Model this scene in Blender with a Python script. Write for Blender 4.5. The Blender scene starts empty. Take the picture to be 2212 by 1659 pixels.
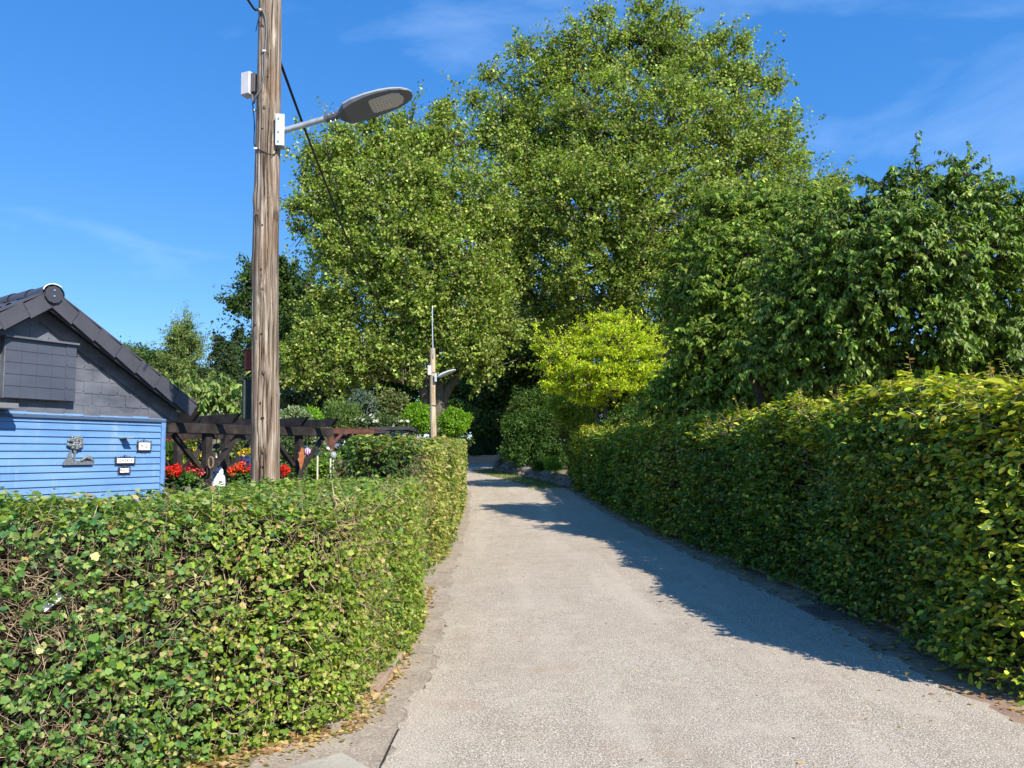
import bpy, bmesh, math, random
import numpy as np
from mathutils import Vector, Matrix
random.seed(4); RNG = np.random.default_rng(7)
R = math.radians
C = bpy.context.scene.collection

# ------------------------------------------------------------------ camera
F, CX, CY = 1640.0, 1106.0, 829.5
cam_d = bpy.data.cameras.new("camera"); cam = bpy.data.objects.new("camera", cam_d); C.objects.link(cam)
cam_d.sensor_width = 36.0; cam_d.lens = 36.0*F/2212.0; cam_d.clip_end = 2000; cam_d.clip_start = 0.05
Mc = Matrix.Translation((0, 0, 1.6)) @ Matrix.Rotation(math.pi/2+R(5.8), 4, 'X') @ Matrix.Rotation(R(-1.25), 4, 'Z')
cam.matrix_world = Mc
bpy.context.scene.camera = cam
MR = np.array(Mc.to_3x3()); CP = np.array([0, 0, 1.6])

# ------------------------------------------------------------------ sun, sky, exposure
SUN = Vector((0.74, -0.99, 1.0)).normalized()
EL = math.asin(SUN.z); AZ = math.atan2(SUN.x, SUN.y)
sd = bpy.data.lights.new("sun", 'SUN'); sd.energy = 4.8; sd.angle = R(0.5); sd.color = (1.0, 0.93, 0.82)
so = bpy.data.objects.new("sun", sd); C.objects.link(so)
so.rotation_euler = (-SUN).to_track_quat('-Z', 'Y').to_euler()
w = bpy.data.worlds.new("World"); bpy.context.scene.world = w; w.use_nodes = True
nt = w.node_tree; nt.nodes.clear()
def N(nt, t, **k):
    n = nt.nodes.new(t)
    for a, b in k.items():
        if a in n.inputs: n.inputs[a].default_value = b
        else: setattr(n, a, b)
    return n
sky = N(nt, 'ShaderNodeTexSky'); sky.sky_type = 'NISHITA'; sky.sun_disc = False
sky.sun_elevation = EL; sky.sun_rotation = AZ; sky.air_density = 0.9; sky.dust_density = 0.0; sky.ozone_density = 3.0
hs = N(nt, 'ShaderNodeHueSaturation', Saturation=1.16, Value=1.0); 
fl = N(nt, 'ShaderNodeMix', data_type='RGBA'); fl.inputs[0].default_value = .5; fl.inputs[7].default_value = (.42, 1.25, 3.3, 1)
nt.links.new(sky.outputs[0], fl.inputs[6]); nt.links.new(fl.outputs[2], hs.inputs['Color'])
tc = N(nt, 'ShaderNodeTexCoord')
mp = N(nt, 'ShaderNodeMapping'); mp.inputs['Scale'].default_value = (1.0, 1.6, 2.6); mp.inputs['Rotation'].default_value = (0.25, 0.5, 0.3)
nt.links.new(tc.outputs['Generated'], mp.inputs[0])
nz = N(nt, 'ShaderNodeTexNoise', Scale=2.2, Detail=8.0, Roughness=0.56, Distortion=0.5); nt.links.new(mp.outputs[0], nz.inputs['Vector'])
cr = N(nt, 'ShaderNodeValToRGB'); cr.color_ramp.elements[0].position = 0.53; cr.color_ramp.elements[1].position = 0.86
cr.color_ramp.elements[1].color = (0.2, 0.2, 0.2, 1)
nt.links.new(nz.outputs[0], cr.inputs[0])
mx = N(nt, 'ShaderNodeMix', data_type='RGBA'); nt.links.new(cr.outputs[0], mx.inputs[0]); nt.links.new(hs.outputs[0], mx.inputs[6])
mx.inputs[7].default_value = (7.0, 8.3, 9.6, 1)
bg = N(nt, 'ShaderNodeBackground', Strength=0.158); nt.links.new(mx.outputs[2], bg.inputs[0])
wo = N(nt, 'ShaderNodeOutputWorld'); nt.links.new(bg.outputs[0], wo.inputs[0])
sc = bpy.context.scene
sc.view_settings.view_transform = 'Standard'; sc.view_settings.look = 'None'; sc.view_settings.gamma = 1
sc.view_settings.exposure = 0.68; sc.view_settings.use_curve_mapping = False
sc.cycles.max_bounces = 6; sc.cycles.diffuse_bounces = 3; sc.cycles.transmission_bounces = 4; sc.cycles.glossy_bounces = 2

# ------------------------------------------------------------------ helpers
def ray(px, py): return MR @ np.array([(px-CX)/F, -(py-CY)/F, -1.0])
def at(px, py, Y):
    r = ray(px, py); return CP + r*(Y/r[1])
def terr(y):
    y = np.asarray(y, float)
    return np.where(y < 14, 0, np.where(y < 50, .00676*np.maximum(y-14, 0)**1.5, 1.46+1.22*(1-np.exp(-(np.maximum(y, 50)-50)/20))))
def tz(y): return float(terr(y))
def unit(a): return a/np.maximum(np.linalg.norm(a, axis=-1, keepdims=True), 1e-9)
def sn(P, freq, seed):
    g = np.random.default_rng(seed); o = np.zeros(len(P))
    for _ in range(7):
        k = unit(g.normal(size=3))*freq*g.uniform(.6, 1.5); o += np.sin(P@k + g.uniform(0, 6.28))
    return o/2.6
def sm(a, b, x):
    t = np.clip((x-a)/(b-a), 0, 1); return t*t*(3-2*t)

def tag(o, label=None, cat=None, group=None, kind=None):
    if label: o['label'] = label
    if cat: o['category'] = cat
    if group: o['group'] = group
    if kind: o['kind'] = kind
    return o
def empty(name, loc, label, cat, group=None):
    o = bpy.data.objects.new(name, None); C.objects.link(o); o.location = tuple(float(v) for v in loc); o.empty_display_size = .1
    bpy.context.view_layer.update() if False else None
    return tag(o, label, cat, group)
def link(name, me, mat, parent):
    o = bpy.data.objects.new(name, me); C.objects.link(o)
    if mat is not None and not me.materials: me.materials.append(mat)
    if parent is not None:
        o.parent = parent
        p = parent; off = Vector((0, 0, 0))
        while p is not None: off = off + p.location; p = p.parent
        o.matrix_parent_inverse = Matrix.Identity(4); o.location = (0, 0, 0)
        me.transform(Matrix.Translation(-off)); me.update()
    return o
def setorigin(o):   # origin of a top-level mesh at its base centre
    me = o.data; n = len(me.vertices); a = np.empty(n*3, np.float32); me.vertices.foreach_get('co', a); a = a.reshape(-1, 3)
    c = (a.min(0)+a.max(0))/2; c[2] = a[:, 2].min()
    me.transform(Matrix.Translation(Vector([-float(v) for v in c]))); o.location = [float(v) for v in c]; return o
def np_mesh(name, V, T, col=None, smooth=False):
    me = bpy.data.meshes.new(name); V = np.ascontiguousarray(V, np.float32); T = np.ascontiguousarray(T, np.int32)
    nf, k = T.shape
    me.vertices.add(len(V)); me.vertices.foreach_set('co', V.ravel())
    me.loops.add(nf*k); me.loops.foreach_set('vertex_index', T.ravel())
    me.polygons.add(nf); me.polygons.foreach_set('loop_start', np.arange(0, nf*k, k, dtype=np.int32))
    try: me.polygons.foreach_set('loop_total', np.full(nf, k, np.int32))
    except Exception: pass
    if smooth: me.polygons.foreach_set('use_smooth', np.ones(nf, bool))
    me.update(calc_edges=True)
    if col is not None:
        a = me.attributes.new('tint', 'FLOAT_COLOR', 'FACE')
        cc = np.ones((nf, 4), np.float32); cc[:, :3] = col; a.data.foreach_set('color', cc.ravel())
    return me

TM = {}
TM['oval'] = ([(0,0,0),(-.27,.28,.06),(-.23,.66,.05),(0,1,-.04),(.23,.66,.05),(.27,.28,.06),(0,.3,-.03),(0,.66,-.03)],
              [(0,1,6),(0,6,5),(1,2,7),(1,7,6),(6,7,4),(6,4,5),(2,3,7),(7,3,4)])
TM['lance'] = ([(0,0,0),(-.22,.35,.06),(-.18,.7,.01),(0,1,-.14),(.18,.7,.01),(.22,.35,.06),(0,.35,0),(0,.7,-.05)],
              [(0,1,6),(0,6,5),(1,2,7),(1,7,6),(6,7,4),(6,4,5),(2,3,7),(7,3,4)])
TM['dia'] = ([(0,0,0),(-.3,.45,.09),(0,1,-.04),(.3,.45,.09)], [(0,2,1),(0,3,2)])
TM['wide'] = ([(0,0,0),(-.5,.4,.12),(0,1,-.05),(.5,.4,.12)], [(0,2,1),(0,3,2)])
TM['needle'] = ([(0,0,0),(-.12,.4,.03),(0,1,0),(.12,.4,.03)], [(0,2,1),(0,3,2)])
_o = [(0,0),(.25,-.02),(.46,.14),(.38,.34),(.5,.6),(.3,.66),(.2,.84),(0,1.0),(-.2,.84),(-.3,.66),(-.5,.6),(-.38,.34),(-.46,.14),(-.25,-.02)]
TM['maple'] = ([(0,.36,-.05)]+[(x,y,.05*abs(x)*2-.03*y) for x,y in _o], [(0,i,i+1) for i in range(1,14)]+[(0,14,1)])
for k in TM: TM[k] = (np.array(TM[k][0], float), np.array(TM[k][1]))

def leaves(P, T, Nn, S, tm, col):
    v, f = TM[tm]; n = len(P)
    Y = unit(T); Z = unit(Nn-(Nn*Y).sum(1, keepdims=True)*Y); X = np.cross(Y, Z)
    S = np.broadcast_to(np.asarray(S, float), (n,))
    # each leaf gets its own curl
    curl = RNG.uniform(.4, 2.2, n); wd = RNG.uniform(.8, 1.15, n)
    V = (P[:, None] + S[:, None, None]*(v[None, :, 0:1]*wd[:, None, None]*X[:, None]+v[None, :, 1:2]*Y[:, None]+(v[None, :, 2]*curl[:, None])[..., None]*Z[:, None])).reshape(-1, 3)
    T_ = (f[None]+np.arange(n)[:, None, None]*len(v)).reshape(-1, 3)
    return V, T_, np.repeat(col, len(f), axis=0)
def cat(parts):
    V, T, K = [], [], []; o = 0
    for v, t, c in parts:
        V.append(v); T.append(t+o); K.append(c); o += len(v)
    return np.vstack(V), np.vstack(T), np.vstack(K)
def palette(n, cols, wts=None, jit=.16):
    cols = np.array(cols, float); i = RNG.choice(len(cols), n, p=None if wts is None else np.array(wts)/np.sum(wts))
    return np.clip(cols[i]*np.exp(RNG.normal(0, jit, (n, 1)))*np.exp(RNG.normal(0, jit*.35, (n, 3))), 0, 1)

def tube_np(paths, sides=5):
    """paths: list of (pts (m,3), radii(m)) -> verts, quads as 2 tris"""
    V, T = [], []; o = 0
    ang = np.linspace(0, 2*math.pi, sides, endpoint=False)
    for pts, rad in paths:
        pts = np.asarray(pts, float); m = len(pts); rad = np.broadcast_to(np.asarray(rad, float), (m,))
        d = unit(np.gradient(pts, axis=0)); ref = np.array([0.13, .21, 1.0]) if abs(d[:, 2]).mean() < .8 else np.array([1.0, .1, .05])
        a = unit(np.cross(d, ref)); b = np.cross(d, a)
        ring = pts[:, None]+rad[:, None, None]*(np.cos(ang)[None, :, None]*a[:, None]+np.sin(ang)[None, :, None]*b[:, None])
        V.append(ring.reshape(-1, 3))
        i = np.arange(m-1)[:, None]*sides; j = np.arange(sides)[None]; k = (j+1) % sides
        q = np.stack([i+j, i+k, i+sides+k, i+sides+j], -1).reshape(-1, 4)
        T.append(q+o)
        cap = np.array([[o+0, o+(s+1) % sides, o+s, o+0] for s in range(1, sides-1)])
        o += m*sides
    return np.vstack(V), np.vstack(T)
def smooth_path(pts, k=6):
    pts = np.asarray(pts, float); n = len(pts); out = []
    P = np.vstack([2*pts[0]-pts[1], pts, 2*pts[-1]-pts[-2]])
    for i in range(n-1):
        p0, p1, p2, p3 = P[i:i+4]
        for t in np.linspace(0, 1, k, endpoint=False):
            out.append(.5*((2*p1)+(-p0+p2)*t+(2*p0-5*p1+4*p2-p3)*t*t+(-p0+3*p1-3*p2+p3)*t**3))
    out.append(pts[-1]); return np.array(out)
def tube(name, pts, rad, mat, parent, sides=10, smooth=True, k=6):
    P = smooth_path(pts, k) if len(pts) > 2 else np.asarray(pts, float)
    rad = np.interp(np.linspace(0, 1, len(P)), np.linspace(0, 1, np.size(rad)), np.atleast_1d(rad)) if np.size(rad) > 1 else np.full(len(P), float(np.atleast_1d(rad)[0]))
    V, Q = tube_np([(P, rad)], sides)
    me = bpy.data.meshes.new(name)
    faces = [tuple(int(x) for x in q) for q in Q]+[tuple(range(sides-1, -1, -1)), tuple(range((len(P)-1)*sides, len(P)*sides))]
    me.from_pydata([tuple(v) for v in V], [], faces); me.update()
    if smooth:
        for p in me.polygons[:-2]: p.use_smooth = True
    return link(name, me, mat, parent)

class MB:
    def __init__(s): s.bm = bmesh.new()
    def frame(s, o, x, y, z):
        m = Matrix(((x[0], y[0], z[0], o[0]), (x[1], y[1], z[1], o[1]), (x[2], y[2], z[2], o[2]), (0, 0, 0, 1))); return m
    def box(s, c, size, M=None, bevel=0):
        m = Matrix.Translation(Vector(c)) @ Matrix.Diagonal((size[0], size[1], size[2], 1))
        if M is not None: m = M @ m
        r = bmesh.ops.create_cube(s.bm, size=1.0, matrix=m)
        if bevel:
            es = list({e for v in r['verts'] for e in v.link_edges})
            bmesh.ops.bevel(s.bm, geom=es, offset=bevel, segments=2, affect='EDGES', profile=.7)
        return s
    def bar(s, a, b, w, h, up=(0, 0, 1), bevel=0):
        a, b = Vector([float(v) for v in a]), Vector([float(v) for v in b]); d = b-a; L = d.length; x = d.normalized(); y = Vector(up).cross(x)
        if y.length < 1e-4: y = Vector((1, 0, 0)).cross(x)
        y.normalize(); z = x.cross(y); M = s.frame((a+b)/2, x, y, z)
        return s.box((0, 0, 0), (L, w, h), M, bevel)
    def poly(s, pts, depth, M):   # extruded polygon in M's xy plane, thickness along z
        n = len(pts); vs = [s.bm.verts.new(M @ Vector((p[0], p[1], -depth/2))) for p in pts]; vt = [s.bm.verts.new(M @ Vector((p[0], p[1], depth/2))) for p in pts]
        s.bm.faces.new(vs[::-1]); s.bm.faces.new(vt)
        for i in range(n): s.bm.faces.new((vs[i], vs[(i+1) % n], vt[(i+1) % n], vt[i]))
        return s
    def cyl(s, c, r, h, M=None, seg=20, r2=None):
        m = Matrix.Translation(Vector(c));
        if M is not None: m = M @ m
        bmesh.ops.create_cone(s.bm, cap_ends=True, segments=seg, radius1=r, radius2=r if r2 is None else r2, depth=h, matrix=m); return s
    def sph(s, c, r, sc=(1, 1, 1), seg=16):
        bmesh.ops.create_uvsphere(s.bm, u_segments=seg, v_segments=seg//2+2, radius=r, matrix=Matrix.Translation(Vector(c)) @ Matrix.Diagonal((*sc, 1))); return s
    def lathe(s, prof, M=None, seg=24):
        rings = []
        for r, z in prof:
            ring = []
            for i in range(seg):
                p = Vector((r*math.cos(2*math.pi*i/seg), r*math.sin(2*math.pi*i/seg), z)); ring.append(s.bm.verts.new(M @ p if M is not None else p))
            rings.append(ring)
        for a, b in zip(rings, rings[1:]):
            for i in range(seg): s.bm.faces.new((a[i], a[(i+1) % seg], b[(i+1) % seg], b[i]))
        s.bm.faces.new(rings[0][::-1]); s.bm.faces.new(rings[-1]); return s
    def build(s, name, mat, parent=None, smooth=False):
        me = bpy.data.meshes.new(name); bmesh.ops.recalc_face_normals(s.bm, faces=s.bm.faces); s.bm.to_mesh(me); s.bm.free()
        if smooth:
            for p in me.polygons: p.use_smooth = True
        return link(name, me, mat, parent)

# ------------------------------------------------------------------ materials
def mat(name, col, rough=.7, metal=0, spec=.3):
    m = bpy.data.materials.new(name); m.use_nodes = True; b = m.node_tree.nodes['Principled BSDF']
    b.inputs['Base Color'].default_value = (*col, 1); b.inputs['Roughness'].default_value = rough; b.inputs['Metallic'].default_value = metal
    b.inputs['Specular IOR Level'].default_value = spec; return m
def nmat(name, cols, scale=(8, 8, 8), rough=.75, bump=.2, bscale=None, detail=6, metal=0, spec=.3, dist=.0, pos=None, nrough=.6, bdist=.01, speck=None):
    """noise-blended colour + bump, object coordinates"""
    m = mat(name, cols[0], rough, metal, spec); t = m.node_tree; b = t.nodes['Principled BSDF']
    tc = N(t, 'ShaderNodeTexCoord'); mp = N(t, 'ShaderNodeMapping'); mp.inputs['Scale'].default_value = scale; t.links.new(tc.outputs['Object'], mp.inputs[0])
    nz = N(t, 'ShaderNodeTexNoise', Scale=1.0, Detail=float(detail), Roughness=nrough, Distortion=dist); t.links.new(mp.outputs[0], nz.inputs['Vector'])
    cr = N(t, 'ShaderNodeValToRGB'); e = cr.color_ramp.elements; n = len(cols)
    pos = pos or [.3+.4*i/(n-1) for i in range(n)]
    e[0].position = pos[0]; e[0].color = (*cols[0], 1); e[1].position = pos[-1]; e[1].color = (*cols[-1], 1)
    for i in range(1, n-1): q = e.new(pos[i]); q.color = (*cols[i], 1)
    t.links.new(nz.outputs[0], cr.inputs[0]); out = cr.outputs[0]
    if speck:
        for sscale, c, lo, hi in speck:
            if isinstance(sscale, tuple): m2 = N(t, 'ShaderNodeMapping'); m2.inputs['Scale'].default_value = sscale; t.links.new(tc.outputs['Object'], m2.inputs[0]); n2 = N(t, 'ShaderNodeTexNoise', Scale=1.0, Detail=4.0, Roughness=.6); t.links.new(m2.outputs[0], n2.inputs['Vector'])
            else: n2 = N(t, 'ShaderNodeTexNoise', Scale=float(sscale), Detail=3.0, Roughness=.6); t.links.new(tc.outputs['Object'], n2.inputs['Vector'])
            r2 = N(t, 'ShaderNodeMapRange'); r2.inputs[1].default_value = lo; r2.inputs[2].default_value = hi; t.links.new(n2.outputs[0], r2.inputs[0])
            mxx = N(t, 'ShaderNodeMix', data_type='RGBA'); t.links.new(r2.outputs[0], mxx.inputs[0]); t.links.new(out, mxx.inputs[6]); mxx.inputs[7].default_value = (*c, 1); out = mxx.outputs[2]
    t.links.new(out, b.inputs['Base Color'])
    if bump:
        bp = N(t, 'ShaderNodeBump', Strength=bump, Distance=bdist)
        if bscale:
            nb = N(t, 'ShaderNodeTexNoise', Scale=float(bscale), Detail=4.0, Roughness=.65); t.links.new(tc.outputs['Object'], nb.inputs['Vector']); t.links.new(nb.outputs[0], bp.inputs['Height'])
        else: t.links.new(nz.outputs[0], bp.inputs['Height'])
        t.links.new(bp.outputs[0], b.inputs['Normal'])
    return m
def leafmat(name, trans=.3, rough=.42, spec=.35, boost=(1.25, 1.35, .55)):
    m = bpy.data.materials.new(name); m.use_nodes = True; t = m.node_tree; b = t.nodes['Principled BSDF']; out = t.nodes['Material Output']
    a = N(t, 'ShaderNodeAttribute'); a.attribute_name = 'tint'
    t.links.new(a.outputs['Color'], b.inputs['Base Color']); b.inputs['Roughness'].default_value = rough; b.inputs['Specular IOR Level'].default_value = spec
    mu = N(t, 'ShaderNodeMix', data_type='RGBA', blend_type='MULTIPLY'); mu.inputs[0].default_value = 1; t.links.new(a.outputs['Color'], mu.inputs[6]); mu.inputs[7].default_value = (*boost, 1)
    tr = N(t, 'ShaderNodeBsdfTranslucent'); t.links.new(mu.outputs[2], tr.inputs[0])
    ms = N(t, 'ShaderNodeMixShader'); ms.inputs[0].default_value = trans; t.links.new(b.outputs[0], ms.inputs[1]); t.links.new(tr.outputs[0], ms.inputs[2]); t.links.new(ms.outputs[0], out.inputs[0])
    return m
LEAF = leafmat('foliage', .4, .45, .25)
LEAFG = leafmat('glossy_foliage', .28, .4, .28)
LEAFT = leafmat('thin_foliage', .5, .5, .25)
PETAL = leafmat('petals', .35, .6, .2, (1, 1, 1))
BARK = nmat('bark', [(.05, .04, .028), (.11, .09, .065), (.2, .17, .12)], (3, 3, 1.2), .9, .6, 14)  # bark tones darkened for the shade under the crowns
BARKD = nmat('dark_bark', [(.03, .022, .016), (.07, .05, .035)], (6, 6, 2), .9, .5, 20)
TWIG = nmat('dry_twig', [(.2, .14, .08), (.42, .31, .2), (.58, .46, .31)], (9, 9, 9), .85, 0)
CORE = nmat('shaded_twig_core', [(.008, .007, .004), (.025, .02, .01), (.07, .05, .028)], (22, 22, 60), .95, .8, 60, pos=[.38, .55, .72])  # twig brown taken near black, painting the shade deep in the hedge
POLE = None

# ------------------------------------------------------------------ ground and path
def sheet(name, xs_fn, ys, ncol, mat_, lift, label=None, kind='structure', wob=.0):
    V = []; 
    for y in ys:
        xl, xr = xs_fn(y)
        for j in range(ncol+1):
            x = xl+(xr-xl)*j/ncol; V.append((x, y, tz(y)+lift))
    n = ncol+1; Q = [(i*n+j, i*n+j+1, (i+1)*n+j+1, (i+1)*n+j) for i in range(len(ys)-1) for j in range(ncol)]
    V = np.array(V)
    if wob: V[:, 2] += wob*np.sin(V[:, 0]*3.1+1.3)*np.sin(V[:, 1]*2.3)+wob*.6*np.sin(V[:, 0]*7.7)*np.sin(V[:, 1]*5.9+2)
    me = np_mesh(name, V, Q, smooth=True); o = link(name, me, mat_, None); o['kind'] = kind; return o
GROUND = nmat('soil_and_lawn', [(.16, .11, .07), (.22, .17, .11), (.1, .14, .05)], (1.3, 1.3, 1.3), .95, .5, 30, detail=9)
ys = np.concatenate([np.arange(-12, 60, 1.0), np.arange(60, 140, 8), np.arange(140, 900, 60)])
sheet('ground', lambda y: (-500, 500), ys, 2, GROUND, 0)
L_pts = [(-6, -1.0), (4.7, -.74), (6.2, -.66), (9.2, -.8), (12, -.95), (15, -1.02), (19, -1.15), (30, -1.7), (36, -2.8), (42, -6), (51, -16)]
R_pts = [(-6, 3.2), (4.5, 2.93), (5.3, 2.9), (8, 2.98), (14, 2.8), (20, 2.5), (30, 2.1), (33, 1.9), (37.5, .8), (43.7, -1.0), (51, -1.0)]
def ipl(P, y): return float(np.interp(y, [a for a, b in P], [b for a, b in P]))
GRAVEL = nmat('compacted_gravel', [(.345, .28, .21), (.39, .325, .25), (.43, .365, .285)], (.9, .9, .9), .95, .55, 95, detail=4, nrough=.55, bdist=.012,
              speck=[(100, (.78, .7, .57), .48, .62), (112, (.11, .085, .065), .49, .64), (26, (.28, .23, .18), .55, .85), (4, (.55, .47, .37), .52, .95), ((1.7, .16, 1), (.56, .48, .38), .5, .9), ((2.3, .35, 1), (.3, .235, .17), .56, .95), (1.3, (.36, .25, .17), .6, .85), ((7, 1.1, 1), (.2, .15, .11), .66, .9)])
ysp = np.concatenate([np.arange(-6, 14, .06), np.arange(14, 51.2, .6)])
def wb(y): return .012*math.sin(y*9.1)+.016*math.sin(y*4.3+1)+.01*math.sin(y*21.7)+.008*math.sin(y*37.3)
path = sheet('path', lambda y: (ipl(L_pts, y)+wb(y)*1.6, ipl(R_pts, y)+wb(y*1.3+4)*1.6), ysp, 40, GRAVEL, .008, wob=.0012)
DUST = nmat('dusty_kerb_strip', [(.25, .2, .15), (.33, .27, .21), (.4, .34, .27)], (2.5, 2.5, 2.5), .95, .4, 60, detail=8, speck=[(80, (.55, .48, .38), .52, .7), (90, (.13, .09, .06), .54, .72), ((9, 1.5, 1), (.2, .14, .1), .56, .8), (14, (.45, .38, .29), .56, .75)])
sheet('verge_strip', lambda y: (ipl(L_pts, y)-.7, ipl(L_pts, y)+.05+.04*math.sin(y*3.1)), np.concatenate([np.arange(-6, 14, .2), np.arange(14, 34, .7)]), 8, DUST, .005, wob=.0008)
DUSTR = nmat('reddish_dirt_strip', [(.17, .105, .07), (.3, .2, .14), (.38, .29, .21)], (3, 3, 3), .95, .4, 60, detail=8, speck=[(60, (.5, .4, .3), .6, .72)])
sheet('verge_strip', lambda y: (ipl(R_pts, y), ipl(R_pts, y)+.75), np.concatenate([np.arange(-6, 14, .2), np.arange(14, 33, .7)]), 6, DUSTR, .0045)
# concrete slabs at the near left corner, with open joints
SLAB = nmat('weathered_concrete', [(.3, .27, .22), (.42, .38, .31), (.5, .47, .38)], (2, 2, 2), .9, .35, 55, detail=9, speck=[(30, (.3, .31, .24), .56, .7)])
s_ = MB(); dirn = Vector((-.76, -.65, 0)).normalized(); nrm = Vector((.65, -.76, 0)).normalized(); o0 = Vector((-1.0, 4.42, 0))
for i in range(6):
    for j in range(2):
        a = o0+dirn*(i*.62+(0 if j == 0 else .1))+nrm*(j*.31+.02); M = s_.frame((a.x, a.y, 0), dirn, nrm, Vector((0, 0, 1)))
        s_.poly([(.006, .006), (.612, .006), (.612, .302), (.006, .302)], .04, M)
sl = s_.build('paving_slabs', SLAB); sl['kind'] = 'structure'; sl.location.z = -.007
# thin groove between gutter band and gravel
gr = MB(); gr.bar((-.77, 2.2, .009), (-.73, 4.75, .009), .009, .006)
g_ = gr.build('joint_strip', mat('black_joint', (.03, .025, .02), .95)); g_['kind'] = 'structure'
# kerb stones
KERB = nmat('kerb_stone', [(.28, .19, .14), (.38, .28, .21), (.44, .36, .29)], (5, 5, 5), .9, .35, 50)
def kerbs(name, pts_fn, y0, y1, n, label, wdt=.07, h=.085, group=None):
    k = 0; prev = None
    m = MB()
    for i in range(n):
        ya = y0+(y1-y0)*i/n; yb = y0+(y1-y0)*(i+1)/n-.012
        m.bar((pts_fn(ya), ya, tz(ya)+h/2-.02), (pts_fn(yb), yb, tz(yb)+h/2-.02), wdt, h, bevel=.008)
    o = m.build(name, KERB); o['kind'] = 'structure'
kerbs('kerb', lambda y: ipl(L_pts, y)-.33+.02*(y > 5), 5.5, 9.4, 5, '')
BRICKK = KERB
kerbs('kerb', lambda y: ipl(R_pts, y)+.5, 4.7, 14, 12, '', h=.06)
# small slotted drain
dg = empty('drain_grate', (3.13, 7.85, .0), 'dark slotted metal drain grate in the shaded edge of the path beside the right hedge', 'drain')
IRON = nmat('cast_iron', [(.12, .1, .08), (.2, .16, .13)], (20, 20, 20), .8, .2, metal=.1)
m = MB()
for i in range(9): m.box((3.13, 7.6+i*.065, .014), (.34, .026, .02))
m.build('slats', IRON, dg)
m = MB(); m.box((2.95, 7.86, .013), (.03, .66, .024)); m.box((3.31, 7.86, .013), (.03, .66, .024)); m.box((3.13, 7.545, .013), (.33, .03, .024)); m.box((3.13, 8.175, .013), (.33, .03, .024)); m.build('frame', IRON, dg)

# ------------------------------------------------------------------ hedges
def inpoly(P, poly):
    x, y = P[:, 0], P[:, 1]; r = np.zeros(len(P), bool); n = len(poly); j = n-1
    for i in range(n):
        xi, yi = poly[i]; xj, yj = poly[j]
        c = ((yi > y) != (yj > y)) & (x < (xj-xi)*(y-yi)/(yj-yi+1e-12)+xi); r ^= c; j = i
    return r
def polyinfo(poly):
    p = np.array(poly); a = .5*np.sum(p[:, 0]*np.roll(p[:, 1], -1)-np.roll(p[:, 0], -1)*p[:, 1]); return p if a > 0 else p[::-1]
def edgedist(P, p):
    D = np.full(len(P), 1e9)
    for i in range(len(p)):
        a = p[i]; b = p[(i+1) % len(p)]; ab = b-a; t = np.clip(((P[:, :2]-a)@ab)/(ab@ab), 0, 1); D = np.minimum(D, np.linalg.norm(P[:, :2]-(a+t[:, None]*ab), axis=1))
    return D
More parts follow.
